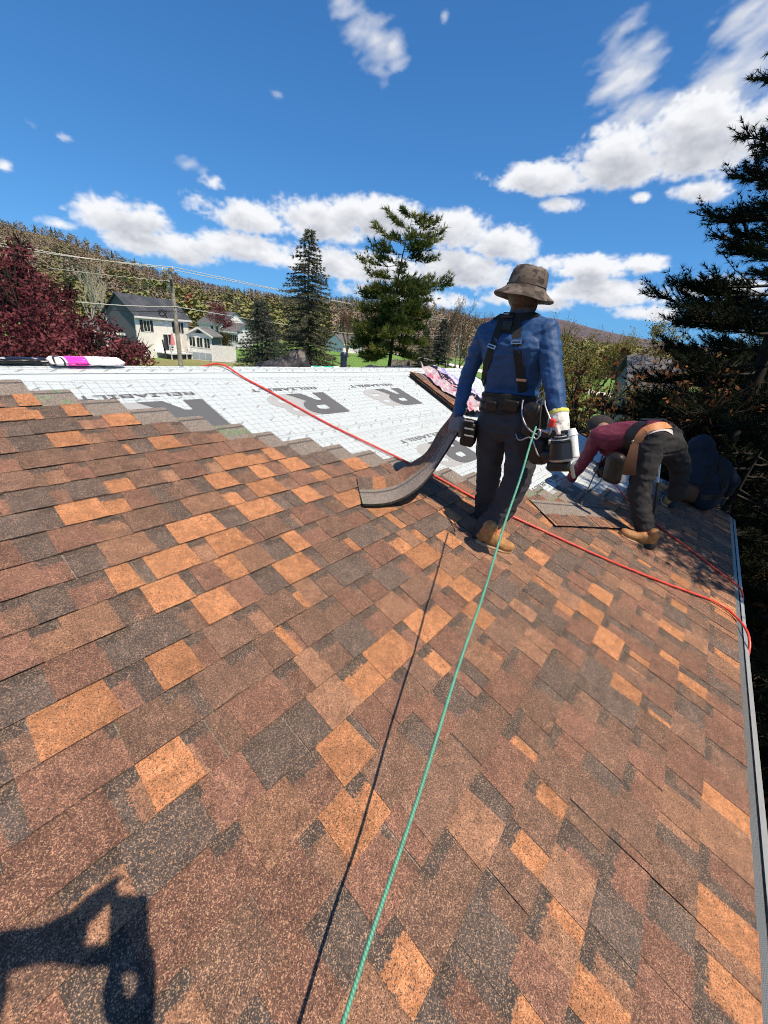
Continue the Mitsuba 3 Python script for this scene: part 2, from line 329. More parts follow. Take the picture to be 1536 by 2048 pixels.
for j, (tb, s_first, smin) in enumerate(((2.505, 1.465, .9), (1.485, 3.41, 2.4), (.465, 4.1, 3.5), (-.555, 5.0, 4.6))):
    s = s_first
    while s < ROOF_S1 - .1:
        n_at = -.0012
        u = ukeys[j]
        if s - .74 < ROOF_S1 - .75:
            obj(u + '__emblem', flat(letter_r(), s, tb, n_at), 'print_dark')
            obj(u + '__emblem', flat(letter_b(), s, tb, n_at), 'print_grey')
            w = word.vertices * [wscale, 1, 1]
            obj(u + '__lettering', (rp(s - w[:, 0], tb + .112 - w[:, 1], n_at + w[:, 2]), word.faces), 'print_dark')
        s += 1.165
# ---- eave: perforated gutter guard, gutter, drip edge, fascia
def guard_col(p, n, uv):
    q = uv * mi.Vector2f(170., 170.)
    fx, fy = q.x - dr.floor(q.x) - .5, q.y - dr.floor(q.y) - .5
    return mix(mi.Color3f(.22, .23, .235), mi.Color3f(.04, .04, .04), smoothstep(.3, .2, dr.sqrt(fx * fx + fy * fy)))
scene['guard_mat'] = principled(proc(guard_col), .45, metallic=.5)
mat('gutter_paint', (.25, .265, .275), .35, clearcoat=.3)
def rprism(prof, s0, s1, segs=1):
    "a profile in (t, n) drawn along the eave"
    pr = np.array(prof); k = len(pr); ss = np.linspace(s0, s1, segs + 1)
    v = np.vstack([rp(np.full(k, s), pr[:, 0], pr[:, 1]) for s in ss])
    f = [[i * k + a, i * k + (a + 1) % k, (i + 1) * k + (a + 1) % k, (i + 1) * k + a] for i in range(segs) for a in range(k)]
    tri = []
    for f4 in f: tri += [[f4[0], f4[1], f4[2]], [f4[0], f4[2], f4[3]]]
    cap = trimesh.creation.triangulate_polygon(Polygon(pr), engine='earcut')
    if len(cap[0]) == k:
        idx = [int(np.argmin(np.linalg.norm(pr - c, axis=1))) for c in cap[0]]
        for a, b, c in cap[1]: tri += [[idx[a], idx[b], idx[c]], [segs * k + idx[a], segs * k + idx[c], segs * k + idx[b]]]
    return v, np.array(tri)
GS1 = ROOF_S1 + .02
gut = obj(hk + 'gutter', rprism([(-1.112, -.012), (-1.112, -.12), (-1.170, -.125), (-1.186, -.06), (-1.190, -.020), (-1.164, -.018), (-1.164, -.023), (-1.184, -.026), (-1.180, -.062), (-1.164, -.117), (-1.118, -.112), (-1.118, -.012)], ROOF_S0, GS1), 'gutter_paint')
S, Q = np.meshgrid(np.linspace(ROOF_S0, GS1, 60), np.linspace(0, 1, 4), indexing='ij')
v = rp(S, -1.085 - Q * .064, .0005 - .011 * Q - .003 * Q * Q + .001 * meshkit.noise(np.stack([S * 6, Q, Q], -1)))
obj(gut + '__guard', (v.reshape(-1, 3), grid_faces(60, 4)), 'guard_mat', True, np.stack([S, Q * .064], -1).reshape(-1, 2))
mb = MB(); mb.box((ROOF_S1 - .011, EAVE, -.06), (ROOF_S1 + .004, RIDGE, .004), lambda v: rp(v[:, 0], v[:, 1], v[:, 2])); obj(hk + 'drip_edge', mb.mesh(), 'black_metal')
mb = MB(); mb.box((ROOF_S0, EAVE + .0, -.14), (ROOF_S1 - .02, EAVE + .018, -.024), lambda v: rp(v[:, 0], v[:, 1], v[:, 2])); obj(hk + 'fascia', mb.mesh(), 'siding_white')
ex, ez = rp(0, EAVE)[0], rp(0, EAVE)[2]
mb = MB(); mb.box((2 * RX - ex + .35, ROOF_S0 + .3, 0), (ex - .35, ROOF_S1 - .3, ez - .12)); obj(hk + 'wall', mb.mesh(), 'siding_white')
g = np.array([[ex - .36, ez - .1], [RX, RZ - .08], [2 * RX - ex + .36, ez - .1]])
mb = MB()
for y in (ROOF_S0 + .3, ROOF_S1 - .301):
    mb = MB(); mb.add(np.vstack([np.c_[g[:, 0], [y] * 3, g[:, 1]], np.c_[g[:, 0], [y + .002] * 3, g[:, 1]]]), np.array([[0, 1, 2], [3, 5, 4], [0, 3, 4], [0, 4, 1], [1, 4, 5], [1, 5, 2]]))
    obj(hk + 'gable', mb.mesh(), 'siding_white')

# ================================================================ things lying on the roof
hose_col = mottled('hose_red', (.62, .045, .03), (.70, .08, .05), 30, .35, clearcoat=.3)
def hose(pts, n, r, name, label, cat, group=None):
    p = spline(pts, n); return tag(obj(name, tube(p, r, 10), 'hose_red', True), label, cat, group)
HR = .0078
h = [(1.80, 2.60, None), (1.905, 3.0, None)]
def rr(pts, off=HR + .010): return [rp(s, t, n if n is not None else off) for s, t, n in pts]
beyond = [rp2(1.70, 1.6, .02), rp2(1.78, 2.55, .02), rp2(1.86, 2.96, .02)]
front = rr([(1.93, 3.035, .020), (1.983, 2.844, .012), (2.042, 2.644, .009), (2.107, 2.378, .009), (2.209, 1.981, .009), (2.278, 1.782, .010), (2.41, 1.402, .016), (2.519, 1.063, .021), (2.600, .732, .021), (2.757, .33, .021), (2.944, -.103, .022), (3.165, -.516, .022), (3.36, -.82, .022), (3.44, -1.00, .024), (3.36, -1.105, .03), (3.22, -1.165, .02), (3.10, -1.215, -.08), (3.02, -1.25, -.30)])
e0 = front[-1]; down_ = [e0 + [.03, -.05, -.5], e0 + [.1, -.1, -1.6], e0 + [.25, -.15, -2.9]]
hose(beyond + front + down_, 220, HR, 'air_hose', 'long red air hose running from the ridge down across the shingles and over the gutter', 'hose')
h2 = rr([(4.95, .20, .16), (4.865, .149, .05), (4.524, -.076, .022), (4.366, -.307, .022), (4.236, -.561, .022), (4.132, -.831, .022), (4.026, -1.036, .024), (3.97, -1.14, .02), (3.93, -1.23, -.1), (3.9, -1.27, -.5), (3.85, -1.3, -1.6)])
hose(h2, 90, .0075, 'air_hose', 'thin red air hose from the bent worker in maroon to the shaded eave', 'hose')
# ---- green safety rope, taut from the standing man's harness to behind the viewer
def rope_col(p, n, uv):
    w = dr.sin(uv.x * 900 + uv.y * 12.6)
    return mix(mi.Color3f(.03, .21, .135), mi.Color3f(.13, .37, .27), .5 + .5 * w) * (.8 + .4 * noise(p.x * 120, p.y * 120, p.z * 120))
scene['rope_mat'] = principled(proc(rope_col), .6)
ROPE_END = rp(1.985, .478, .835)
ROPE0 = rp(-.62, -.50, .0)
tt_ = np.linspace(0, 1, 120)[:, None]
rope_p = ROPE0 * (1 - tt_) + ROPE_END * tt_ + np.array([0, 0, -.035]) * np.sin(tt_ * np.pi) + .0022 * np.stack([np.sin(tt_[:, 0] * 31), 0 * tt_[:, 0], np.sin(tt_[:, 0] * 23 + 1)], 1)
rv, rf = tube(rope_p, .0043, 10)
ru = np.zeros((len(rv), 2)); ru[:1200, 0] = np.repeat(np.linspace(0, 2.8, 120), 10); ru[:1200, 1] = np.tile(np.arange(10) / 10., 120)
tag(obj('safety_rope', (rv, rf), 'rope_mat', True, ru), 'taut green safety rope rising from the lower edge to the standing man', 'rope')
# ---- loose shingle lying askew beside the bent worker's boot
def placed(v, s, t, ang, n=0.):
    "v in (s, t, n) turned by ang and laid at s, t"
    c, si = math.cos(ang), math.sin(ang)
    return rp(s + v[:, 0] * c - v[:, 1] * si, t + v[:, 0] * si + v[:, 1] * c, v[:, 2] + n)
def raw_shingle(length, rng):
    v, f, uv = shingle(0, length, 0, rng, EXPO, True)
    q = v - OR; return np.stack([q[:, 1], q @ UPS, q @ NR], -1), f, uv
rngl = random.Random(5)
v, f, uv = raw_shingle(.99, rngl)
v[:, 2] += .012 + .02 * np.clip(v[:, 0] - .0, 0, 1) * 0 + .006 * np.sin(v[:, 0] * 3)
tag(obj('loose_shingle', (placed(v, 2.985, .205, math.radians(-29), .004), f), 'shingle_mat', uv=uv), 'single shingle lying askew on the laid courses, its plain grey half uppermost', 'shingle')
# ---- opened bundle across the slope with its torn wrapper
bun = thing('shingle_bundle', 'opened bundle of shingles lying across the white sheeting below the ridge', 'shingle bundle')
bang = math.atan2(.904, .289)
mat('asphalt_black', (.014, .013, .013), .7)
for i in range(9):
    v, f, uv = raw_shingle(.99, rngl)
    v[:, 2] = v[:, 2] * .8 + i * .0072
    v[:, 0] += rngl.uniform(-.008, .008); v[:, 1] += rngl.uniform(-.005, .005)
    w = placed(v, 4.052, 1.84, bang - math.pi * 0, .002)
    # width runs towards +s: mirror the strip's own width axis
    c, si = math.cos(bang), math.sin(bang)
    w = rp(4.052 + v[:, 0] * .305 + v[:, 1] * .952, 1.84 + v[:, 0] * .952 - v[:, 1] * .305, v[:, 2] + .002)
    obj(bun + '__shingle', (w, f[:, ::-1]), 'shingle_mat', uv=uv)
def wrap_col(p, n, uv):
    x, y = uv.x, uv.y + .10 * (fbm(uv.x * 5, uv.y * 3, 1.0) - .5)
    c = mi.Color3f(.46, .37, .41)
    c = mix(c, mi.Color3f(.50, .07, .15), smoothstep(.58, .7, fbm(x * 9 + 2, y * 14, 3.)) * .8)
    c = mix(c, mi.Color3f(.012, .011, .016), smoothstep(.25, .28, y))
    lt = smoothstep(.5, .6, noise(x * 60, y * 30, 2.)) * dr.select((y > .29) & (y < .34) & (x > .35) & (x < .8), 1., 0.)
    c = mix(c, mi.Color3f(.75, .42, .48), lt * .8)
    c = mix(c, mi.Color3f(.27, .21, .50), smoothstep(.37, .41, y))
    c = mix(c, mi.Color3f(.62, .58, .76), smoothstep(.55, .7, fbm(x * 4, y * 26, 7.)) * dr.select(y > .39, .9, 0.))
    c = mix(c, mi.Color3f(.012, .012, .016), smoothstep(.74, .78, y))
    return c
scene['wrapper_mat'] = {'type': 'twosided', 'bsdf': {'type': 'principled', 'base_color': proc(wrap_col), 'roughness': .3, 'specular': .5}}
def crumple(nu, nv, fn, amp, seed, freq=6.):
    U, V = np.meshgrid(np.linspace(0, 1, nu), np.linspace(0, 1, nv), indexing='ij')
    q = np.stack([U * freq, V * freq, U * 0 + seed], -1)
    a = np.abs(meshkit.noise(q, seed) - .5) * 2; b = np.abs(meshkit.noise(q * 2.3, seed + 3) - .5) * 2; c = np.abs(meshkit.noise(q * 5.1, seed + 5) - .5) * 2
    d = amp * (1.2 - a - .5 * b - .25 * c)
    return fn(U, V, d).reshape(-1, 3), grid_faces(nu, nv), np.stack([U, V], -1).reshape(-1, 2)
def wrap(U, V, d):
    L = U * 1.14 - .03; W = .15 + V * .62 + .035 * np.sin(U * 9) * (1 - V)
    hgt = np.interp(V, [0, .12, .45, .62, .85, 1], [.074, .085, .128, .118, .05, .01]) * (1 - .25 * (U < .06)) + np.maximum(d, -.01) * (.55 + .5 * np.sin(V * np.pi)) + .09 * np.exp(-(V / .09) ** 2) * np.exp(-((U - .99) / .07) ** 2)
    return rp(4.05 + L * .305 + W * .952, 1.82 + L * .952 - W * .305, hgt + .004)
v, f, uv = crumple(130, 90, wrap, .05, 4, 7.)
tag(obj('bundle_wrapper', (v, f), 'wrapper_mat', True, uv), 'torn pink, white and purple plastic wrapper crumpled over the opened bundle', 'wrapper')
# ---- folded pink and white wrapper and black wrapper lying on the ridge
def pink_col(p, n, uv):
    x, y = uv.x, uv.y
    c = mi.Color3f(.82, .76, .78)
    c = mix(c, mi.Color3f(.86, .05, .46), smoothstep(.195, .205, x + .02 * (y - .5)) * smoothstep(.475, .465, x + .02 * (y - .5)))
    c = mix(c, mi.Color3f(.80, .72, .75), smoothstep(.62, .74, fbm(x * 7, y * 12, 1.5)) * .8)
    c = mix(c, mi.Color3f(.35, .10, .25), smoothstep(.45, .6, noise(x * 70, y * 14, 4.)) * dr.select((x > .57) & (x < .84) & (dr.abs(y - .42) < .03), .8, 0.))
    c = mix(c, mi.Color3f(.08, .06, .09), dr.select((x > .68) & (x < .78) & (dr.abs(y - .30) < .035), smoothstep(.4, .6, cell_rand(x * 120, y * 24, 3.)), 0.))
    d = dr.sqrt(dr.square((x - .11) * 1.0) + dr.square((y - .12) * .2))
    return mix(c, mi.Color3f(.03, .03, .035), smoothstep(.075, .07, d) * smoothstep(.045, .05, d))
scene['pink_wrap_mat'] = {'type': 'twosided', 'bsdf': {'type': 'principled', 'base_color': proc(pink_col), 'roughness': .3, 'specular': .5}}
def pillow(s0, s1, hgt, wid, seed, q0, amp=.012):
    def fn(U, V, d):
        a = V * 2 * np.pi
        endt = np.minimum(1, np.minimum(U, 1 - U) * 14 + .25)
        r = 1 + d * 18
        y = np.cos(a) * wid * r * (.85 + .15 * endt); z = np.sin(a) * hgt * .5 * r * endt
        P = rp(s0 + (s1 - s0) * U, np.full_like(U, RIDGE), 0 * U)
        P = P + np.stack([q0 + y, 0 * y, np.maximum(z + hgt * .46, -.02 - .3 * np.abs(q0 + y)) + 0 * y], -1)
        P[..., 2] -= .3 * np.maximum(0, np.abs(q0 + y) - .03)
        return P
    return fn
v, f, uv = crumple(60, 40, pillow(.755, 1.18, .052, .09, 3, -.030), .008, 13, 5.)
uv[:, 1] = np.where(uv[:, 1] < .5, uv[:, 1] * 2 * 1.0, 2 - uv[:, 1] * 2)
tag(obj('plastic_wrapper', (v, f), 'pink_wrap_mat', True, uv), 'folded white plastic wrapper with a hot pink panel lying on the ridge', 'wrapper')
def black_col(p, n, uv):
    return mix(mi.Color3f(.010, .010, .012), mi.Color3f(.55, .55, .57), smoothstep(.66, .72, fbm(uv.x * 16, uv.y * 8, 2.)) * .7)
scene['black_wrap_mat'] = {'type': 'twosided', 'bsdf': {'type': 'principled', 'base_color': proc(black_col), 'roughness': .28, 'specular': .5}}
v, f, uv = crumple(70, 30, pillow(.18, .77, .042, .08, 3, -.06), .008, 23, 6.)
tag(obj('plastic_wrapper', (v, f), 'black_wrap_mat', True, uv), 'black plastic wrapper folded flat along the ridge at the left', 'wrapper')
# ---- things just beyond the ridge, showing over it
def hump(key, s0, s1, q, z, seed, matk, label, cat, prof, ny=24, amp=.03, wid=.35):
    def fn(U, V, d):
        hh = np.interp(U, *prof) * z
        b = np.sin(V * np.pi) ** .7
        P = rp2(s0 + (s1 - s0) * U, RIDGE - q - (V - .5) * wid, 0 * U); P[..., 2] += b * (hh + d) - .02
        return P
    v, f, uv = crumple(40, ny, fn, amp, seed, 5.)
    return tag(obj(key, (v, f), matk, True, uv), label, cat)
mottled('tarp_black', (.008, .008, .009), (.03, .03, .034), 14, .5)
hump('black_tarp', 2.40, 3.02, .22, .185, 3, 'tarp_black', 'black tarp heaped up to a peak just beyond the ridge, beside a green bag', 'tarp', ([0, .3, .62, .88, .93, 1], [.08, .25, .55, 1., .95, 0]), amp=.075)
def bag_col(p, n, uv): return mix(mi.Color3f(.02, .34, .16), mi.Color3f(.75, .76, .72), dr.maximum(smoothstep(.72, .75, uv.x), smoothstep(.08, .05, uv.x) + smoothstep(.62, .66, fbm(uv.x * 6, uv.y * 5, 1.))))
scene['green_bag_mat'] = {'type': 'twosided', 'bsdf': {'type': 'principled', 'base_color': proc(bag_col), 'roughness': .35}}
hump('plastic_bag', 2.98, 3.42, .10, .035, 8, 'green_bag_mat', 'flat green and white plastic bag lying just over the ridge', 'bag', ([0, .05, .5, .95, 1], [.5, 1, 1, 1, .5]), amp=.012, wid=.2)
mat('navy_plastic', (.012, .018, .04), .4)
pb = rp2(3.72, RIDGE - .30, 0.)
c = trimesh.creation.revolve(np.array([[0, -.02], [.036, -.02], [.038, .05], [.040, .17], [.046, .175], [.046, .20], [.03, .222], [0, .228]]), sections=20)
tag(obj('plastic_canister', (c.vertices + pb, c.faces), 'navy_plastic', 40), 'small dark blue canister standing upright beyond the ridge', 'canister')
hump('black_tarp', 3.9, 5.2, .26, .075, 17, 'tarp_black', 'low black tarp spread beyond the ridge behind the opened bundle', 'tarp', ([0, .2, .4, .7, 1], [.3, .9, .6, 1, .4]), amp=.03)

# ================================================================ people
def ball(p, r, seg=14): return Manifold.sphere(float(r), seg).translate([float(x) for x in p])
def bones(bl, refine=.016, it=8, seg=14):
    "chains of (point, radius); consecutive points joined by hulls; one smooth surface"
    parts = []
    for ch in bl:
        for (p0, r0), (p1, r1) in zip(ch[:-1], ch[1:]):
            parts.append(Manifold.batch_hull([ball(p0, r0, seg), ball(p1, r1, seg)]))
    m = Manifold.batch_boolean(parts, m3.OpType.Add)
    m = m.refine_to_length(refine)
    t = man(m); t.merge_vertices()
    if it: trimesh.smoothing.filter_taubin(t, lamb=.5, nu=.51, iterations=it)
    return t
def hullof(pts, seg=14): return Manifold.batch_hull([ball(p, r, seg) for p, r in pts])
def soft(parts, refine=.016, it=8):
    t = man(Manifold.batch_boolean(parts, m3.OpType.Add).refine_to_length(refine)); t.merge_vertices()
    if it: trimesh.smoothing.filter_taubin(t, lamb=.5, nu=.51, iterations=it)
    return t
def crease(t, amp, freq, seed, stretch=(1, 1, 1)):
    "cloth folds: push the surface along its normals by ridged noise"
    v = np.array(t.vertices); n = np.array(t.vertex_normals)
    q = v * freq * np.array(stretch)
    w = meshkit.fbm(q * .5, 2, seed + 9) * 2.2
    a = 1 - np.abs(meshkit.noise(q + w[:, None], seed) - .5) * 2
    b = 1 - np.abs(meshkit.noise(q * 2.1 + w[:, None], seed + 2) - .5) * 2
    o = trimesh.Trimesh(v + n * (amp * (a ** 2.5 + .5 * b ** 2 - .5))[:, None], t.faces, process=False)
    trimesh.smoothing.filter_taubin(o, lamb=.5, nu=.51, iterations=4); return o
def hand(w, f, pn, side, L=.18, curl=.7, spread=.05, thumb=.8, r=.0088, curls=None):
    "five-fingered hand. w: wrist, f: along the fingers, pn: the way the palm faces, side: towards the thumb; curl in radians per joint"
    f, pn = np.asarray(f, float), np.asarray(pn, float); f = f / np.linalg.norm(f); pn = pn - f * (pn @ f); pn /= np.linalg.norm(pn)
    sd = np.cross(f, pn); sd = sd if sd @ np.asarray(side, float) > 0 else -sd
    pl, pw = L * .50, L * .20
    P = [hullof([(w, .023), (w + f * pl * .45 + sd * pw * .8, .017), (w + f * pl * .45 - sd * pw * .8, .017), (w + f * pl + sd * pw, .0115), (w + f * pl + sd * pw * .33, .012), (w + f * pl - sd * pw * .35, .0115), (w + f * pl - sd * pw * .95, .0105)], 10)]
    for i, (o, ln, rr_) in enumerate(((1., .42, 1.), (.33, .47, 1.04), (-.35, .43, .98), (-.98, .34, .86))):
        p = w + f * pl * .97 + sd * pw * o; d = f + sd * spread * (1.2 - i * .8); d /= np.linalg.norm(d)
        c = (curls[i] if curls else curl); a = c * .75
        for j, (q, k) in enumerate(((.45, 1.05), (.32, .95), (.23, .85))):
            dd = d * math.cos(a) + pn * math.sin(a); e = p + dd * L * ln * q * 1.0
            P.append(hullof([(p, r * rr_ * k), (e, r * rr_ * (k - .1))], 9)); p = e; a += c
    p = w + f * pl * .28 + sd * pw * .9
    d = f * .55 + sd * .75 + pn * .35
    for j, (q, k) in enumerate(((.19, 1.45), (.17, 1.15), (.13, .95))):
        d = d / np.linalg.norm(d); e = p + d * L * q
        P.append(hullof([(p, r * k), (e, r * (k - .12))], 9)); p = e
        d = d * math.cos(thumb * .55) + (pn * .8 + f * .35 - sd * .45) * math.sin(thumb * .55)
    return P
def handmesh(*a, **k): return soft(hand(*a, **k), .0045, 4)
def hit(mesh, px, py, off=.0):
    "where the sight line of a measured photo point meets a garment, lifted off it"
    d = MR @ np.array([px - 768., py - 1024., 790.]); d /= np.linalg.norm(d)
    v = np.asarray(mesh.vertices); a, b, c = (v[mesh.faces[:, i]] for i in range(3))
    e1, e2 = b - a, c - a; h = np.cross(d, e2); det = (e1 * h).sum(1); ok = np.abs(det) > 1e-12; inv = np.where(ok, 1 / np.where(ok, det, 1), 0)
    s = CAM - a; u = (s * h).sum(1) * inv; q = np.cross(s, e1); w = (q @ d) * inv; t = (e2 * q).sum(1) * inv
    good = ok & (u > -1e-6) & (w > -1e-6) & (u + w < 1 + 1e-6) & (t > 0)
    if not good.any(): return None
    i = np.where(good)[0][np.argmin(t[good])]; n = np.cross(e1[i], e2[i]); n /= np.linalg.norm(n); n = n if n @ d < 0 else -n
    return CAM + d * t[i] + n * off, n
def ribbon(pts, nrm, width, thick=.003):
    "a flat strap through pts whose face looks along nrm"
    p, nn = np.asarray(pts, float), np.asarray(nrm, float)
    t = np.gradient(p, axis=0); t /= np.linalg.norm(t, axis=1, keepdims=True)
    nn = nn - t * (nn * t).sum(1)[:, None]; nn /= np.linalg.norm(nn, axis=1, keepdims=True)
    sd = np.cross(t, nn); w = np.broadcast_to(np.asarray(width, float), (len(p),))[:, None] * .5
    v = np.stack([p - sd * w, p + sd * w, p + sd * w + nn * thick, p - sd * w + nn * thick], 1).reshape(-1, 3)
    f = []
    for i in range(len(p) - 1):
        for a in range(4):
            b = (a + 1) % 4; f.append([i * 4 + a, i * 4 + b, i * 4 + 4 + b, i * 4 + 4 + a])
    e = (len(p) - 1) * 4; f += [[3, 2, 1, 0], [e, e + 1, e + 2, e + 3]]
    return v, np.array(f)
def strap(mesh, px, width, off=.003, n=16, thick=.003):
    p = spline([list(a) + [0] for a in px], n)[:, :2]
    h = [hit(mesh, x, y, off) for x, y in p]; h = [q for q in h if q is not None]
    P, N = np.array([q[0] for q in h]), np.array([q[1] for q in h])
    if len(P) > 4:
        for _ in range(3): P[1:-1] = (P[:-2] + 2 * P[1:-1] + P[2:]) / 4; N[1:-1] = N[:-2] + 2 * N[1:-1] + N[2:]
    return ribbon(P, N, width, thick)
def boot_parts(heel, toe, up, ankle, L=.29):
    "a work boot from heel to toe standing with its sole on the surface whose normal is up"
    f = toe - heel; f = f / np.linalg.norm(f); up = up - f * (up @ f); up = up / np.linalg.norm(up); sd = np.cross(up, f)
    c = lambda a, b, z: heel + f * a * L + sd * b + up * z
    sole = Manifold.batch_hull([ball(c(.10, 0, .014), .014, 8).translate([0, 0, 0])] + [ball(c(a, b, z), .012, 8) for a, b, z in ((.05, .022, .013), (.05, -.022, .013), (.3, .027, .013), (.3, -.027, .013), (.70, .036, .013), (.70, -.036, .013), (.9, .022, .015), (.9, -.022, .015), (.97, 0, .017))])
    sole = sole + Manifold.batch_hull([ball(c(a, b, .008), .007, 8) for a, b in ((.03, .02), (.03, -.02), (.27, .024), (.27, -.024))])
    up_ = soft([hullof([(c(.10, 0, .05), .034), (c(.24, 0, .058), .040), (c(.15, 0, .12), .044)]), hullof([(c(.24, 0, .058), .040), (c(.50, 0, .05), .036), (c(.36, 0, .085), .036)]), hullof([(c(.50, 0, .05), .037), (c(.74, .012, .040), .032), (c(.74, -.012, .040), .032), (c(.88, 0, .042), .032)]),
                hullof([(c(.15, 0, .12), .044), (c(.17, 0, .14), .045)])], .014, 5)
    laces = [tube([c(a, .026, h - .012), c(a + .01, 0, h + .012), c(a, -.026, h - .012)], .0028, 6) for a, h in ((.56, .078), (.48, .092), (.41, .107), (.35, .122))]
    return man(sole), up_, laces
def add_boot(root, heel, toe, up, ankle, m_up, m_sole, L=.29):
    s, u, la = boot_parts(np.asarray(heel, float), np.asarray(toe, float), np.asarray(up, float), ankle, L)
    b = obj(root + '__boot', u, m_up, True); obj(b + '__sole', s, m_sole, 30)
    mb = MB(); [mb.add(*q) for q in la]; obj(b + '__laces', mb.mesh(), 'lace_red')
    return b
mottled('skin_brown', (.055, .026, .019), (.085, .040, .028), 60, .5); mottled('skin_tan', (.32, .17, .11), (.40, .22, .15), 60, .5)
mat('hair_black', (.008, .007, .006), .6)
mottled('boot_tan', (.30, .145, .050), (.42, .215, .075), 28, .65); mottled('sole_tan', (.30, .19, .10), (.42, .28, .16), 40, .8); mat('lace_red', (.35, .05, .03), .7)
cloth('shirt_blue', (.010, .055, .165), .65, .0005, .3, .12); cloth('trouser_grey', (.032, .033, .040), .85, .0022, .3); cloth('shirt_maroon', (.115, .010, .032), .7, .0016, .4); cloth('trouser_charcoal', (.018, .018, .020), .85, .0024, .3)
cloth('hoodie_navy', (.011, .018, .033), .9, .002, .3); cloth('jeans_blue', (.016, .024, .048), .9, .002, .3)
cloth('web_black', (.011, .0105, .010), .8); cloth('leather_black', (.0085, .0075, .007), .5, .0008, 0); cloth('leather_brown', (.10, .042, .018), .6, .001, 0); cloth('leather_orange', (.50, .21, .085), .6, .0008, 0)
cloth('glove_grey', (.17, .17, .19), .9, .001); 
def glove_col(p, n, uv): return mix(mi.Color3f(.70, .68, .64), mi.Color3f(.42, .40, .37), smoothstep(.5, .75, fbm(p.x * 40, p.y * 40, p.z * 40, 3)))
scene['glove_white'] = principled(proc(glove_col), .9)
mat('steel', (.55, .55, .55), .3, metallic=.9); mat('rubber_black', (.014, .014, .015), .5); mat('plastic_black', (.012, .012, .013), .32); mat('plastic_red', (.60, .03, .02), .35); mat('plastic_white', (.75, .75, .74), .3); mat('magnesium', (.45, .46, .47), .4, metallic=.6)
def camo_col(p, n, uv):
    a = fbm(p.x * 22, p.y * 22, p.z * 26, 3); b = fbm(p.x * 30 + 9, p.y * 30, p.z * 34, 3)
    c = mix(mi.Color3f(.080, .060, .050), mi.Color3f(.125, .100, .085), smoothstep(.42, .5, a))
    return mix(c, mi.Color3f(.040, .031, .027), smoothstep(.54, .62, b))
scene['hat_camo'] = {'type': 'twosided', 'bsdf': {'type': 'principled', 'base_color': proc(camo_col), 'roughness': .9, 'sheen': .2}}
cloth('cap_black', (.022, .020, .020), .9, .001)
def head_mesh(c, r, look, up):
    "skull with jaw, nose, brow, ears and neck stub, looking along look"
    f = np.asarray(look, float); f /= np.linalg.norm(f); up = np.asarray(up, float); up = up - f * (up @ f); up /= np.linalg.norm(up); sd = np.cross(f, up)
    q = lambda a, b, z: c + f * a * r + sd * b * r + up * z * r
    return [hullof([(q(-.12, 0, .1), r * .98), (q(.18, 0, .12), r * .88)]), hullof([(q(.1, 0, -.25), r * .78), (q(.52, 0, -.78), r * .36), (q(.35, .3, -.5), r * .4), (q(.35, -.3, -.5), r * .4)]),
            hullof([(q(.95, 0, .02), r * .10), (q(1.12, 0, -.26), r * .14), (q(.9, 0, -.28), r * .16)]), hullof([(q(.86, .36, .16), r * .12), (q(.86, -.36, .16), r * .12)]), hullof([(q(.86, .16, -.56), r * .10), (q(.86, -.16, -.56), r * .10)]),
            *[hullof([(q(-.08, s * .98, .08), r * .13), (q(-.02, s * 1.02, -.24), r * .10), (q(.05, s * .95, -.05), r * .1)]) for s in (-1, 1)]]
def eyes(root, c, r, look, up):
    f = np.asarray(look, float); f /= np.linalg.norm(f); up = np.asarray(up, float); up = up - f * (up @ f); up /= np.linalg.norm(up); sd = np.cross(f, up)
    for s in (-1, 1):
        e = trimesh.creation.icosphere(2, r * .12); e.apply_translation(c + f * r * .90 + sd * s * r * .36 + up * r * .02); obj(root + '__eye', e, 'plastic_white', True)

# ---------------------------------------------------------------- the standing man in blue, seen from behind
p1 = thing('person', 'man in a blue long-sleeved shirt and camouflage bucket hat standing with his back turned', 'person')
k1 = p1 + '__'
A = lambda x, y, Y: at(x, y, Y)
neck, headc = A(1040, 643, 2.34), A(1050, 595, 2.345)
shL, shR = A(972, 668, 2.33), A(1094, 664, 2.31)
elL, wrL = A(934, 756, 2.33), A(917, 826, 2.27)
elR, wrR = A(1104, 744, 2.24), A(1118, 832, 2.17)
hipL, hipR = A(985, 850, 2.33), A(1043, 852, 2.31)
knL, anL = A(977, 955, 2.40), A(968, 1042, 2.44)
knR, anR = A(1034, 958, 2.28), A(975, 1050, 2.205)
hL, hR = A(908, 862, 2.24), A(1126, 880, 2.13)
look = np.array([.25, 1., -.05])
# continuous body under the clothes: head, neck, trunk, limbs
ch = [[(shL, .05), (elL, .034), (wrL, .026)], [(shR, .052), (elR, .038), (wrR, .028)], [(neck, .062), (headc + [0, 0, -.06], .064)], [(A(1005, 700, 2.34), .075), (A(1018, 800, 2.37), .06)], [(A(1058, 700, 2.34), .075), (A(1018, 800, 2.37), .06)], [(neck, .05), (A(1005, 700, 2.34), .075)], [(neck, .05), (A(1058, 700, 2.34), .075)], [(shL, .045), (A(1005, 700, 2.34), .075)], [(shR, .045), (A(1058, 700, 2.34), .075)],
      [(A(1018, 800, 2.37), .06), (hipL, .075)], [(A(1018, 800, 2.37), .06), (hipR, .075)], [(hipL, .075), (knL, .045), (anL, .03)], [(hipR, .075), (knR, .045), (anR, .03)]]
parts = [hullof([c0, c1]) for c in ch for c0, c1 in zip(c[:-1], c[1:])] + head_mesh(headc, .088, look, [0, 0, 1])
parts += hand(wrL, hL - wrL, [.1, 1, 0], [1, .2, 0], .165, .9) + hand(wrR, hR - wrR, [-1, .3, 0], [0, 1, 0], .165, .95)
obj(k1 + 'body', soft(parts, .012, 3), 'skin_brown', True)
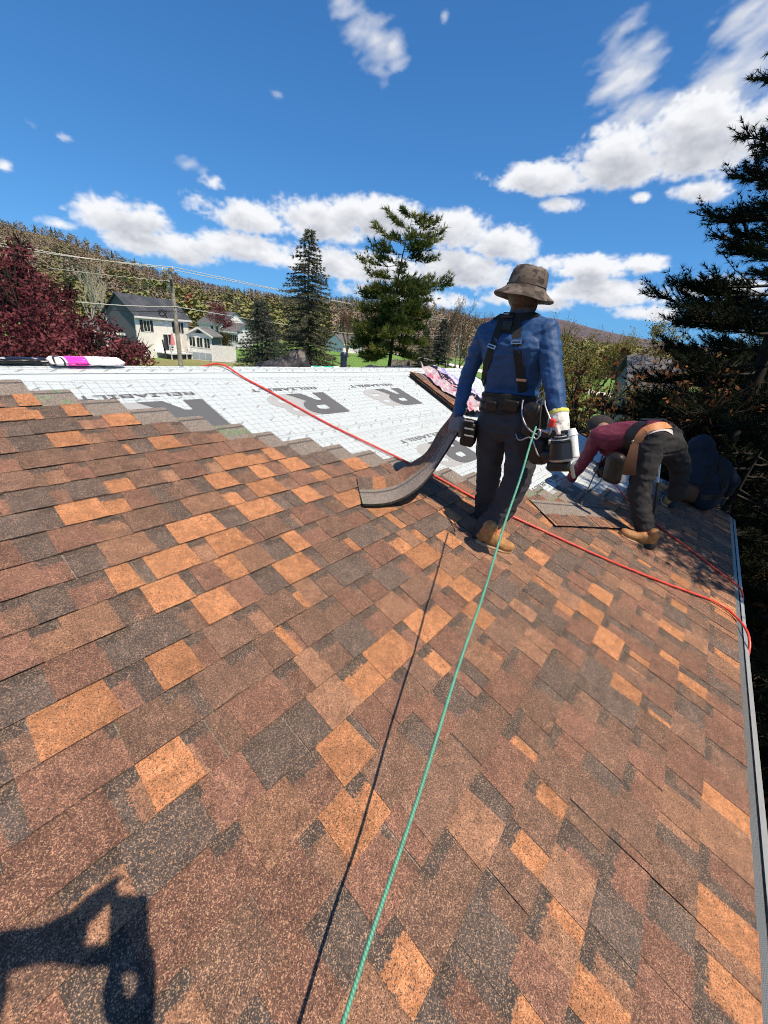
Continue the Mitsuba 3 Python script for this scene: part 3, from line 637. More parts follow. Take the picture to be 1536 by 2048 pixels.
eyes(p1, headc, .088, look, [0, 0, 1])
# shirt
cA, cB, wA, wB, bA, bB = A(1003, 698, 2.32), A(1060, 698, 2.31), A(1000, 775, 2.375), A(1046, 775, 2.365), A(992, 832, 2.35), A(1040, 832, 2.34)
sh_parts = [hullof([(cA, .108), (cB, .108), (wA, .090), (wB, .090)]), hullof([(wA, .090), (wB, .090), (bA, .088), (bB, .088)]),
            hullof([(neck, .062), (shL, .058), (cA, .098), (A(1030, 690, 2.36), .09)]), hullof([(neck, .062), (shR, .060), (cB, .098), (A(1030, 690, 2.36), .09)]), hullof([(shL, .060), (A(1003, 705, 2.34), .09)]), hullof([(shR, .062), (A(1060, 705, 2.33), .09)]), hullof([(shL, .06), (A(1003, 700, 2.34), .085), (A(1003, 735, 2.35), .085)]), hullof([(shR, .06), (A(1060, 700, 2.33), .085), (A(1060, 735, 2.345), .085)]),
            hullof([(shL, .060), (A(952, 712, 2.335), .051)]), hullof([(A(952, 712, 2.335), .051), (elL, .044)]), hullof([(elL, .044), (wrL, .034)]),
            hullof([(shR, .064), (A(1100, 705, 2.28), .058)]), hullof([(A(1100, 705, 2.28), .058), (elR, .051)]), hullof([(elR, .051), (A(1110, 785, 2.205), .047)]), hullof([(A(1110, 785, 2.205), .047), (wrR, .037)]),
            hullof([(neck, .062), (neck + (headc - neck) * .3, .061)])]
shirt = crease(crease(soft(sh_parts, .008, 6), .0075, 10, 3, (1, 1, 1.7)), .0025, 26, 13, (1, 1, 1.9))
obj(k1 + 'shirt', shirt, 'shirt_blue', True)
# trousers, both legs, hems bunched over the boots
tr_parts = [hullof([(A(992, 828, 2.33), .085), (A(1040, 828, 2.32), .085), (hipL, .098), (hipR, .098)]), hullof([(hipL, .098), (A(980, 905, 2.37), .082)]), hullof([(A(980, 905, 2.37), .082), (knL, .074)]), hullof([(knL, .074), (anL, .066)]),
            hullof([(hipR, .098), (A(1043, 905, 2.31), .092)]), hullof([(A(1043, 905, 2.31), .092), (knR, .080)]), hullof([(knR, .080), (A(1008, 1018, 2.255), .066)]), hullof([(A(1008, 1018, 2.255), .066), (anR, .064)]), hullof([(anR, .066), (A(966, 1070, 2.195), .060)]), hullof([(anL, .066), (A(964, 1054, 2.46), .062)])]
trous = crease(soft(tr_parts, .011, 6), .010, 13, 11, (1, 1, 1.7))
obj(k1 + 'trousers', trous, 'trouser_grey', True)
hr, tr_ = rp(2.145, .485), rp(2.29, .285)
add_boot(p1, hr, tr_, NR, anR, 'boot_tan', 'sole_tan', .255)
hl, tl = rp(2.425, .605), rp(2.70, .585)
add_boot(p1, hl, tl, NR, anL, 'boot_tan', 'sole_tan', .26)
# gloves with five fingers
gl = crease(handmesh(wrL + (hL - wrL) * .05, hL - wrL, [.1, 1, 0], [1, .2, 0], .19, .85, r=.0115, thumb=1.0), .001, 60, 4); obj(k1 + 'glove', gl, 'glove_grey', True)
gp = hand(wrR + (hR - wrR) * .12, hR - wrR, [-1, .3, 0], [0, 1, 0], .19, .85, r=.0115, thumb=1.0) + [hullof([(wrR - (hR - wrR) * .10, .047), (wrR + (hR - wrR) * .55, .042)], 16)]
gr = crease(soft(gp, .005, 4), .0016, 50, 5)
g2k = obj(k1 + 'glove', gr, 'glove_white', True); tag(g2k, 'soiled white work glove')
cuf = wrR - (hR - wrR) * .12
mat('cuff_yellow', (.62, .60, .12), .8)
ax_ = (hR - wrR) / np.linalg.norm(hR - wrR)
cm = trimesh.creation.annulus(.0445, .0505, .016); obj(g2k + '__cuff', xf(cm, frame(cuf, np.cross(ax_, [0, 1, 0]), ax_)), 'cuff_yellow', 30)
# bucket hat
def hat(root, c, tilt, r, matk, brim=.062, crown=.098):
    prof = np.array([[0, crown], [.045, crown + .002], [.078, crown - .008], [.090, crown - .026], [.097, .045], [.103, .002], [.105, -.004], [.112, -.016], [.135, -.036], [.158, -.052], [.160, -.056], [.154, -.055], [.132, -.040], [.108, -.018], [.100, -.004]]) * [r / .1, r / .1]
    m = trimesh.creation.revolve(prof, sections=64)
    v = np.array(m.vertices); a = np.arctan2(v[:, 1], v[:, 0]); rad = np.hypot(v[:, 0], v[:, 1])
    v[:, 2] += np.clip(rad - .1, 0, 1) * (.12 * np.sin(2 * a + .4) + .06 * np.sin(5 * a + 1)) + .004 * np.sin(3 * a) * (v[:, 2] > .02)
    q = np.stack([v[:, 0] * 22, v[:, 1] * 22, v[:, 2] * 22], -1); d = meshkit.fbm(q, 3, 6) - .5
    v[:, :2] *= (1 + .07 * d * (v[:, 2] > .0))[:, None]; v[:, 2] += .02 * d * (rad < .095)
    v[:, 1] *= 1.08
    return trimesh.Trimesh(v @ tilt.T + c, m.faces, process=False)
def rot(ax, a): return trimesh.transformations.rotation_matrix(a, ax)[:3, :3]
hc = A(1053, 575, 2.345)
ht = rot([0, 1, 0], math.radians(4)) @ rot([1, 0, 0], math.radians(-3))
hk_ = obj(k1 + 'hat', hat(p1, hc, ht, .099, 'hat_camo'), 'hat_camo', 50)
ring = [hc + ht @ np.array([1.022 * .1 * math.cos(a), 1.022 * .1 * 1.08 * math.sin(a), .003]) for a in np.linspace(0, 2 * np.pi, 49)]
obj(hk_ + '__seam', tube(ring, .0022, 6, False), 'web_black', True)
# harness
for px, w in (([(1000, 652), (985, 695), (972, 735), (968, 760), (966, 784)], .043), ([(1033, 636), (1034, 680), (1039, 730), (1043, 757), (1046, 784)], .047), ([(1016, 640), (1000, 636), (986, 634), (976, 634)], .045), ([(1030, 636), (1050, 634), (1070, 630), (1084, 628)], .045), ([(1006, 640), (998, 652), (1004, 660), (1020, 664), (1035, 660)], .03)):
    v, f = strap(shirt, px, w, .004); obj(k1 + 'harness_strap', (v, f), 'web_black', 30)
def buckle(px, py, w, h, matk, ang=0., name='buckle', mesh=None, off=.010):
    q = hit(mesh if mesh is not None else shirt, px, py, off)
    if q is None: return
    p, n = q; x = np.cross([0, 0, 1.], n); x = x / np.linalg.norm(x); y = np.cross(n, x)
    x2 = x * math.cos(ang) + y * math.sin(ang)
    M = frame(p, x2, n)
    m = MB()
    for a, b, c, d in ((-w, w, h - .003, h + .003), (-w, w, -h - .003, -h + .003), (-w, -w + .005, -h, h), (w - .005, w, -h, h)):
        m.box((a, c, -.003), (b, d, .003), lambda v: trimesh.transform_points(v, M))
    return obj(k1 + name, m.mesh(), matk)
buckle(985, 694, .026, .007, 'steel', -.2); buckle(1034, 686, .028, .007, 'steel', .1); buckle(969, 760, .022, .004, 'steel', -.1); buckle(1043, 758, .026, .004, 'steel', .05)
q = hit(shirt, 1018, 634, .012); M = frame(q[0], np.cross([0, 0, 1.], q[1]), q[1])
bp = man(rounded_box((.075, .034, .016), .006)); obj(k1 + 'harness_plate', xf(bp, M), 'plastic_black', 30)
q = hit(shirt, 1016, 633, .022); M = frame(q[0], np.cross([0, 0, 1.], q[1]), q[1]); bp = man(rounded_box((.034, .007, .005), .002)); obj(k1 + 'harness_plate__bar', xf(bp, M), 'steel', 30)
q = hit(shirt, 1016, 652, .010); M = frame(q[0], np.cross([0, 0, 1.], q[1]), q[1]); bp = man(rounded_box((.05, .052, .012), .006)); obj(k1 + 'harness_pad', xf(bp, M), 'leather_black', 30)
# wide padded tool belt round the waist
bc = A(1018, 806, 2.345)
bx = np.array([1., .0, .02]); bx /= np.linalg.norm(bx)
def belt(c, a, b, h, th, wob=.0, tilt=0.):
    ang = np.linspace(0, 2 * np.pi, 73)[:-1]; o = []
    for dz, k in ((-h / 2, 0), (-h * .46, th), (h * .46, th), (h / 2, 0)):
        o.append(np.stack([c[0] + (a + k) * np.cos(ang), c[1] + (b + k) * np.sin(ang), c[2] + dz + tilt * np.cos(ang) + wob * np.sin(3 * ang)], 1))
    o.append(o[0] * [1, 1, 1] + 0); n = len(ang); v = np.vstack(o[:4]); f = []
    for r_ in range(3):
        for i in range(n): j = (i + 1) % n; f.append([r_ * n + i, r_ * n + j, (r_ + 1) * n + j, (r_ + 1) * n + i])
    for i in range(n): j = (i + 1) % n; f.append([3 * n + i, 3 * n + j, j, i])
    return v, np.array(f)
bk = obj(k1 + 'tool_belt', belt(bc, .158, .112, .115, .012, .003, .012), 'leather_black', 40)
for dz in (-.040, .0, .040): v, f = belt(bc + [0, 0, dz], .166, .120, .018, .006, .003, .012); obj(bk + '__webbing', (v, f), 'web_black', 40)
def box_at(px, py, Y, size, r, matk, key, xdir=(1, 0, 0), zdir=(0, -.2, 1), smooth=35):
    m = man(rounded_box(size, r).refine_to_length(.02)); m = crease(m, .002, 40, int(px))
    return obj(key, xf(m, frame(A(px, py, Y), xdir, zdir)), matk, smooth)
box_at(1022, 812, 2.212, (.085, .022, .062), .008, 'leather_black', bk + '__pouch'); box_at(982, 812, 2.215, (.06, .02, .055), .007, 'leather_black', bk + '__pouch')
box_at(938, 866, 2.24, (.085, .09, .15), .016, 'leather_black', bk + '__pouch', (1, .2, 0)); box_at(937, 852, 2.19, (.05, .012, .09), .005, 'web_black', bk + '__pouch', (1, .2, 0))
for yy in (842, 858, 872): box_at(938, yy, 2.178, (.058, .008, .008), .0025, 'magnesium', bk + '__buckle', (1, .2, 0))
box_at(1070, 840, 2.2, (.10, .12, .19), .028, 'leather_black', bk + '__pouch', (1, -.3, 0)); box_at(1080, 900, 2.17, (.10, .10, .15), .03, 'leather_black', bk + '__pouch', (1, -.3, .2)); box_at(1054, 893, 2.2, (.07, .08, .14), .02, 'web_black', bk + '__pouch', (1, -.2, .1))
for px in ([(1046, 800, 2.17), (1047, 840, 2.13), (1062, 862, 2.10), (1082, 872, 2.10)], [(1032, 868, 2.2), (1048, 878, 2.13), (1062, 876, 2.11), (1072, 900, 2.10), (1080, 912, 2.1)], [(1090, 802, 2.16), (1094, 822, 2.12), (1102, 846, 2.10), (1098, 870, 2.1)], [(1084, 800, 2.14), (1080, 840, 2.08), (1078, 860, 2.06), (1075, 868, 2.04)]):
    obj(bk + '__cord', tube(spline([A(*q) for q in px], 20), .0042, 7), 'magnesium' if px[0][0] != 1084 else 'web_black', True)
for px, py, Y in ((1084, 790, 2.2), (1080, 806, 2.17)):
    t_ = [A(px, py, Y) + .017 * np.array([math.cos(a), .3 * math.sin(a), math.sin(a)]) for a in np.linspace(0, 2 * np.pi, 20)]; obj(bk + '__ring', tube(t_, .0035, 6, False), 'steel', True)
q = [A(1074, 868, 2.02) + .016 * np.array([math.cos(a), .2 * math.sin(a), 1.5 * math.sin(a)]) for a in np.linspace(0, 2 * np.pi, 22)]
obj(bk + '__carabiner', tube(q, .0042, 7, False), 'steel', True)
mb = MB(); q = A(1104, 846, 2.09); obj(bk + '__tape_measure', xf(man(rounded_box((.03, .03, .042), .008)), frame(q, [1, 0, 0], [0, 0, 1])), 'plastic_red', 30)

# ---------------------------------------------------------------- coil nail gun hanging from his right hand
ng = thing('nail_gun', 'black and silver coil nail gun hanging from the white glove of the standing man', 'nail gun')
n_ = ng + '__'
gx = A(1147, 900, 2.12) - A(1105, 900, 2.12); gx /= np.linalg.norm(gx)
def cyl(p0, p1, r0, r1, sec=28): return tube([p0, p0 + (p1 - p0) * .02, p0 + (p1 - p0) * .98, p1], [r0 * .92, r0, r1, r1 * .92], sec)
obj(n_ + 'handle', cyl(A(1122, 866, 2.13), A(1136, 876, 2.11), .018, .018), 'rubber_black', 30)
obj(n_ + 'handle', xf(man(rounded_box((.15, .034, .038), .012)), frame(A(1112, 868, 2.12), gx, [0, 0, 1])), 'rubber_black', 30)
can0, can1 = A(1122, 918, 2.06), A(1121, 884, 2.06)
mz = obj(n_ + 'magazine', cyl(can0, can1, .056, .050), 'plastic_black', 30)
for i in range(5):
    c0 = can1 + (can1 - can0) * (.04 + .09 * i); obj(mz + '__rib', cyl(c0, c0 + (can1 - can0) * .055, .047 - i * .006, .046 - i * .006), 'magnesium' if i % 2 else 'plastic_black', 30)
obj(mz + '__base_ring', cyl(can0 - (can1 - can0) * .10, can0 + (can1 - can0) * .03, .052, .058), 'magnesium', 30)
obj(n_ + 'body', cyl(A(1150, 915, 2.10), A(1145, 872, 2.12), .021, .023), 'plastic_white', 30); obj(n_ + 'body', cyl(A(1145, 872, 2.12), A(1142, 858, 2.125), .027, .020), 'plastic_white', 30)
obj(n_ + 'body', xf(man(rounded_box((.10, .07, .06), .018)), frame(A(1104, 912, 2.12), gx, [0, 0, 1])), 'plastic_black', 30)
obj(n_ + 'body', xf(man(rounded_box((.11, .06, .05), .014)), frame(A(1118, 932, 2.08), gx, [.2, 0, 1])), 'plastic_black', 30)
obj(n_ + 'nose', cyl(A(1140, 925, 2.08), A(1148, 956, 2.10), .013, .008), 'steel', 30); obj(n_ + 'nose', cyl(A(1130, 926, 2.07), A(1142, 945, 2.09), .009, .007), 'plastic_black', 30)
obj(n_ + 'trigger', cyl(A(1118, 868, 2.095), A(1116, 880, 2.09), .010, .006), 'plastic_red', 30)
obj(n_ + 'air_fitting', cyl(A(1098, 864, 2.10), A(1082, 860, 2.10), .010, .007), 'steel', 30)

# ---------------------------------------------------------------- shingles hanging from his left hand
held = thing('hanging_shingles', 'strip of shingles hanging bent from the grey glove of the standing man onto the roof', 'shingles')
def rz(x, y, n):   # a point over the roof plane
    r = MR @ np.array([x - 768., y - 1024., 790.]); return CAM + r * ((n - HC) / (r @ NR))
lo = [rz(725, 1012, .018), rz(758, 1012, .03), rz(800, 1002, .06), rz(838, 978, .14), A(872, 938, 2.20), A(902, 892, 2.235), A(920, 862, 2.255), A(932, 838, 2.28)]
hi = [rz(713, 958, .012), rz(752, 958, .018), rz(792, 948, .045), rz(828, 926, .13), A(856, 905, 2.30), A(878, 868, 2.33), A(898, 842, 2.33), A(908, 826, 2.34)]
lo, hi = spline(lo, 44), spline(hi, 44)
for k in range(3):
    nW = 9; V = np.linspace(0, 1, nW)
    P = lo[:, None] * (1 - V)[None, :, None] + hi[:, None] * V[None, :, None]
    tu = np.gradient(P, axis=0); tv = np.gradient(P, axis=1); nn = np.cross(tu, tv); nn /= np.linalg.norm(nn, axis=-1, keepdims=True); nn *= np.sign(nn[4, 4, 2])
    bend = -.012 * np.sin(V * np.pi)[None, :, None] * nn
    top = P + bend + nn * (.0050 * k + .004) + [0, 0, .0012 * k]; bot = top - nn * .0034
    rngh = random.Random(40 + k); Kb = 90000 + 400 * k
    uvs = np.zeros((44, nW, 2)); uvs[..., 0] = (Kb + np.floor(np.linspace(0, 8.99, 44)) * 3 + .5)[:, None]; uvs[..., 1] = np.where(V < .56, 2.0 + V * .33, 1.0)[None, :]
    n0 = 44 * nW; F = grid_faces(44, nW)
    v = np.vstack([top.reshape(-1, 3), bot.reshape(-1, 3)]); uv = np.vstack([uvs.reshape(-1, 2), np.tile([[Kb, -1.]], (n0, 1))])
    idx = np.arange(n0).reshape(44, nW); loop = np.r_[idx[:, 0], idx[-1, 1:], idx[::-1, -1][1:], idx[0, ::-1][1:-1]]
    ev = np.vstack([top.reshape(-1, 3)[loop], bot.reshape(-1, 3)[loop]]); m_ = len(loop); ef = np.array([[i, (i + 1) % m_, m_ + (i + 1) % m_, m_ + i] for i in range(m_)])
    f = np.vstack([F, F[:, ::-1] + n0, ef + 2 * n0]); obj(held + '__shingle', (np.vstack([v, ev]), f), 'shingle_mat', True, np.vstack([uv, np.tile([[Kb, -1.]], (2 * m_, 1))]))

# ---------------------------------------------------------------- the bent worker in maroon
p2 = thing('person', 'man in a maroon shirt and dark trousers bent double nailing shingles near the eave', 'person')
k2 = p2 + '__'
hpL, hpR = A(1296, 893, 3.80), A(1338, 890, 4.0)
kL, aL = A(1277, 985, 3.74), A(1296, 1072, 3.72)
kR, aR = A(1362, 936, 4.15), A(1352, 990, 4.2)
chest = A(1225, 874, 3.92); shl, shr = A(1197, 872, 3.78), A(1215, 868, 4.12)
eL, wL = A(1166, 925, 3.83), A(1141, 958, 3.9); hL2 = rz(1127, 972, .03)
eR, wR = A(1225, 915, 4.12), A(1207, 930, 4.05); hR2 = A(1196, 942, 4.0)
hd = A(1202, 857, 4.12)
lk2 = np.array([-.75, .2, -.75])
ch = [[(hpL, .075), (kL, .05), (aL, .038)], [(hpR, .075), (kR, .05), (aR, .038)], [(hpL, .09), (chest, .10)], [(hpR, .09), (chest, .10)], [(chest, .09), (shl, .05), (eL, .036), (wL, .028)], [(chest, .09), (shr, .05), (eR, .036), (wR, .028)], [(chest, .07), (A(1208, 858, 4.0), .055), (hd, .06)]]
parts = [hullof([c0, c1]) for c in ch for c0, c1 in zip(c[:-1], c[1:])] + head_mesh(hd, .09, lk2, [-.6, 0, .8])
parts += hand(wL, hL2 - wL, [-.5, 0, -1], [-.3, -1, 0], .165, .4) + hand(wR, hR2 - wR, [.3, -1, -.3], [0, -.2, 1], .165, 1.0)
obj(k2 + 'body', soft(parts, .014, 3), 'skin_tan', True); eyes(p2, hd, .09, lk2, [-.6, 0, .8])
sp = [hullof([(A(1302, 872, 3.82), .118), (A(1325, 872, 3.99), .118), (A(1262, 874, 3.84), .125), (A(1275, 872, 4.02), .125)]), hullof([(A(1262, 874, 3.84), .125), (A(1275, 872, 4.02), .125), (A(1222, 876, 3.82), .112), (A(1232, 872, 4.06), .112)]),
      hullof([(A(1222, 876, 3.82), .112), (A(1232, 872, 4.06), .112), (shl, .07), (shr, .07)]), hullof([(shl, .072), (A(1182, 898, 3.81), .058)]), hullof([(A(1182, 898, 3.81), .058), (eL, .05)]), hullof([(eL, .050), (wL, .039)]), hullof([(shr, .068), (eR, .05)]), hullof([(eR, .05), (wR, .038)]), hullof([(A(1240, 905, 3.85), .075), (A(1215, 895, 3.9), .07)])]
sh2 = crease(soft(sp, .013, 6), .010, 11, 21, (1, 1, 1.3)); obj(k2 + 'shirt', sh2, 'shirt_maroon', True)
tp = [hullof([(A(1305, 872, 3.80), .105), (A(1332, 872, 3.98), .105), (hpL, .118), (hpR, .112)]), hullof([(hpL, .115), (A(1288, 940, 3.76), .090)]), hullof([(A(1288, 940, 3.76), .090), (kL, .077)]), hullof([(kL, .077), (A(1284, 1030, 3.72), .072)]), hullof([(A(1284, 1030, 3.72), .072), (aL, .066)]), hullof([(aL, .066), (A(1296, 1086, 3.70), .060)]), hullof([(hpR, .110), (kR, .074)]), hullof([(kR, .074), (aR, .062)])]
t2 = crease(soft(tp, .014, 6), .013, 10, 31, (1, 1, 2.)); obj(k2 + 'trousers', t2, 'trouser_charcoal', True)
add_boot(p2, rp(3.69, -.43), rp(3.60, -.18), NR, aL, 'boot_tan', 'sole_tan', .265)
fr_ = rz(1350, 1000, 0.); add_boot(p2, fr_, fr_ + UPS * .25 + [0, .1, 0], NR, aR, 'boot_tan', 'sole_tan', .30)
cm = man(hullof([(hd + np.array([.0, 0, .015]), .104), (hd + np.array([-.03, 0, .02]), .098)], 28).split_by_plane([-.35, 0, .94], float(np.dot([-.35, 0, .94], hd) + .0))[0]); obj(k2 + 'cap', cm, 'cap_black', 30)
cb = man(Manifold.batch_hull([ball(hd + np.array([-.06, -.06, .0]), .012), ball(hd + np.array([-.06, .06, .0]), .012), ball(hd + np.array([-.155, -.05, -.06]), .009), ball(hd + np.array([-.155, .05, -.06]), .009)])); obj(k2 + 'cap__brim', cb, 'cap_black', 30)
# gloves
obj(k2 + 'glove', handmesh(wL, hL2 - wL, [-.5, 0, -1], [-.3, -1, 0], .185, .4, r=.0108), 'glove_grey', True); obj(k2 + 'glove', handmesh(wR, hR2 - wR, [.3, -1, -.3], [0, -.2, 1], .185, 1.0, r=.0108), 'glove_grey', True)
# light waistband of an undershirt, orange leather belt with holster and pouches
for px, w, mk, nm in (([(1276, 878), (1290, 868), (1310, 861), (1330, 859), (1344, 866)], .035, 'plastic_white', 'undershirt_hem'),):
    cloth('undershirt_grey', (.55, .52, .52), .9); v, f = strap(t2, px, w, .004); obj(k2 + nm, (v, f), 'undershirt_grey', 30)
v, f = strap(sh2, [(1269, 893), (1276, 880), (1287, 866), (1300, 858), (1318, 853), (1336, 854)], .062, .012, 18, .006); b2 = obj(k2 + 'tool_belt', (v, f), 'leather_orange', 30); tag(b2, 'orange tan leather tool belt')
v, f = strap(sh2, [(1284, 842), (1300, 838), (1316, 838), (1332, 846)], .075, .010, 12, .006); obj(k2 + 'tool_belt__pad', (v, f), 'leather_black', 30)
v, f = strap(sh2, [(1290, 846), (1276, 852), (1266, 862), (1258, 880), (1252, 900)], .07, .010, 14, .005); obj(k2 + 'tool_belt__pad', (v, f), 'leather_black', 30)
def pouch2(pts, w, th, matk, key):
    p = spline([A(*q) for q in pts], 10); v, f = ribbon(p, np.tile([[.1, -1, .2]], (10, 1)), w, th); return obj(key, (v, f), matk, 30)
pouch2([(1269, 890, 3.62), (1266, 905, 3.60), (1262, 922, 3.59), (1258, 946, 3.60)], np.linspace(.05, .095, 10), .045, 'leather_brown', b2 + '__holster')
for x, y in ((1266, 882), (1261, 906)): e = trimesh.creation.icosphere(2, .009); e.apply_translation(A(x, y, 3.575)); obj(b2 + '__rivet', e, 'steel', True)
m = man(rounded_box((.15, .12, .26), .05).refine_to_length(.025)); m = crease(m, .006, 20, 5); obj(b2 + '__pouch', xf(m, frame(A(1230, 936, 3.72), [1, -.3, .1], [-.1, -.1, 1])), 'leather_black', 35)
m = man(rounded_box((.05, .03, .07), .01)); obj(b2 + '__tape_measure', xf(m, frame(A(1246, 956, 3.7), [1, 0, .3], [-.2, 0, 1])), 'plastic_white', 35)
# hammer in a loop at his far side
hm = thing('hammer', 'long-handled hammer hanging behind the bent worker\'s leg', 'hammer')
obj(hm + '__handle', cyl(A(1316, 965, 3.95), A(1309, 1028, 3.93), .011, .019, 16), 'rubber_black', 30); obj(hm + '__shaft', cyl(A(1322, 912, 3.97), A(1316, 965, 3.95), .008, .009, 14), 'steel', 30)
obj(hm + '__head', cyl(A(1310, 912, 3.93), A(1336, 908, 4.02), .018, .012, 16), 'steel', 30)
# his nail gun at the end of the thin hose
ng2 = thing('nail_gun', 'dark nail gun under the bent worker in maroon, joined to the thin hose', 'nail gun')
c0 = A(1212, 940, 3.98)
obj(ng2 + '__body', xf(man(rounded_box((.16, .07, .07), .02)), frame(c0, [1, -.1, .5], [-.4, 0, 1])), 'plastic_black', 30); obj(ng2 + '__magazine', cyl(A(1208, 952, 3.96), A(1203, 936, 3.96), .05, .045), 'plastic_black', 30)
obj(ng2 + '__nose', cyl(A(1204, 955, 3.98), rz(1198, 968, .012), .014, .009), 'steel', 30); obj(ng2 + '__air_fitting', cyl(A(1216, 950, 4.0), rp(4.95, .20, .165), .009, .008), 'steel', 30)

# ---------------------------------------------------------------- the crouching worker in the navy hoodie
p3 = thing('person', 'worker in a navy hooded top crouching in the tree shade by the eave', 'person')
k3 = p3 + '__'
Y3 = 5.72
hd3 = A(1402, 893, Y3 + .05); nk3 = A(1408, 915, Y3 + .02); s3l, s3r = A(1382, 928, Y3), A(1438, 930, Y3 + .02)
pel = A(1408, 995, Y3 - .02)
k3l, a3l = A(1345, 980, Y3 + .1), rz(1340, 1003, .06); k3r, a3r = A(1436, 968, Y3 + .32), rz(1438, 1002, .05)
e3l, w3l = A(1376, 970, Y3 + .12), A(1366, 976, Y3 + .35); e3r, w3r = A(1464, 960, Y3 + .05), A(1452, 985, Y3 + .3)
ch = [[(pel, .10), (nk3, .07), (hd3, .07)], [(nk3, .07), (s3l, .055), (e3l, .04), (w3l, .03)], [(nk3, .07), (s3r, .055), (e3r, .04), (w3r, .03)], [(pel, .09), (k3l, .055), (a3l, .04)], [(pel, .09), (k3r, .055), (a3r, .04)]]
parts = [hullof([c0, c1]) for c in ch for c0, c1 in zip(c[:-1], c[1:])] + head_mesh(hd3, .095, [-.1, 1, -.5], [0, .3, 1])
parts += hand(w3l, [.1, .6, -.6], [1, 0, 0], [0, .3, 1], .17, .6) + hand(w3r, [-.1, .6, -.6], [-1, 0, 0], [0, .3, 1], .17, .6)
obj(k3 + 'body', soft(parts, .016, 3), 'skin_tan', True); eyes(p3, hd3, .095, [-.1, 1, -.5], [0, .3, 1])
hp = [hullof([(pel, .15), (A(1400, 960, Y3), .155), (A(1425, 960, Y3), .15)]), hullof([(A(1400, 960, Y3), .155), (A(1425, 960, Y3), .15), (s3l, .085), (s3r, .085), (nk3, .10)]), hullof([(s3l, .09), (e3l, .068)]), hullof([(e3l, .068), (w3l, .048)]), hullof([(s3r, .09), (e3r, .072)]), hullof([(e3r, .072), (w3r, .05)]), hullof([(nk3, .10), (hd3, .115)]), hullof([(hd3 + [0, -.01, .01], .125), (hd3 + [0, .06, -.02], .105), (nk3 + [0, .02, .03], .1)])]
h3 = crease(soft(hp, .017, 6), .014, 9, 41); obj(k3 + 'hoodie', h3, 'hoodie_navy', True)
jp = [hullof([(pel, .135), (k3l, .085)]), hullof([(k3l, .085), (a3l, .065)]), hullof([(pel, .135), (k3r, .085)]), hullof([(k3r, .085), (a3r, .065)])]
obj(k3 + 'jeans', crease(soft(jp, .018, 6), .012, 10, 51), 'jeans_blue', True)
add_boot(p3, a3l - NR * .05 + [-.02, -.08, 0], a3l - NR * .05 + [-.05, .22, 0], NR, a3l, 'boot_tan', 'sole_tan', .30); add_boot(p3, a3r - NR * .05 + [0, -.08, 0], a3r - NR * .05 + [.0, .22, 0], NR, a3r, 'boot_tan', 'sole_tan', .30)
for px in ([(1440, 900), (1430, 930), (1416, 958), (1400, 984)], [(1440, 902), (1442, 930), (1444, 960), (1445, 980)]):
    v, f = strap(h3, px, .05, .008, 12); obj(k3 + 'harness_strap', (v, f), 'web_black', 30)
v, f = strap(h3, [(1380, 992), (1400, 994), (1425, 994), (1446, 990)], .06, .006, 12); obj(k3 + 'tool_belt', (v, f), 'leather_black', 30)
m = crease(man(rounded_box((.17, .14, .2), .05).refine_to_length(.03)), .006, 20, 8); obj(k3 + 'tool_belt__pouch', xf(m, frame(A(1378, 986, Y3 - .14), [1, .1, 0], [0, 0, 1])), 'leather_brown', 35)

# ---------------------------------------------------------------- the photographer, out of the frame; the phone and arm cast the shadow at the lower left
ph = thing('phone', 'phone held up by the viewer, seen only as a shadow at lower left', 'phone')
pc = CAM - fwd * .014 + down * .028
mat('phone_case', (.02, .02, .022), .4)
obj(ph + '__case', xf(man(rounded_box((.084, .160, .010), .004)), frame(pc, right, -fwd)), 'phone_case', 30)
p4 = thing('person', 'viewer holding up a phone, seen only by an arm\'s shadow at the lower left', 'person')
k4 = p4 + '__'
UPW = np.array([0, 0, 1.])
cl = lambda a, b, c: CAM + right * a + down * b + fwd * c
hd4 = cl(-.125, -.12, -.34); nck = hd4 - [.02, .05, .17]; pelv = nck - [.02, .03, .54]; q_ = pelv - OR; feetc = rp(q_[1], -q_[0] / math.cos(TH))
sL4, sR4 = nck + [-.19, 0, -.06], nck + [.19, 0, -.06]
wL4, wR4 = cl(-.138, -.012, -.075), cl(.03, .25, -.07)
eL4 = cl(-.34, -.06, -.17); eR4 = cl(.09, .42, -.24)
fl = [feetc + [-.12, .0, .035], feetc + [.13, .03, -.04]]
ch = [[(pelv, .11), (nck - UPW * .25, .13), (nck, .06), (hd4, .06)], [(nck - UPW * .1, .09), (sL4, .06), (eL4, .042), (wL4, .030)], [(nck - UPW * .1, .09), (sR4, .06), (eR4, .042), (wR4, .030)]] + [[(pelv + [s * .08, 0, 0], .10), (f_ + UPW * .45 + [0, .04, 0], .06), (f_ + UPW * .08, .045)] for s, f_ in ((-1, fl[0]), (1, fl[1]))]
parts = [hullof([c0, c1]) for c in ch for c0, c1 in zip(c[:-1], c[1:])] + head_mesh(hd4, .095, fwd, [0, 0, 1])
hl4 = [hullof([(wL4, .030), (cl(-.086, -.046, -.058), .018), (cl(-.078, -.008, -.058), .020), (cl(-.095, .010, -.062), .019)])]
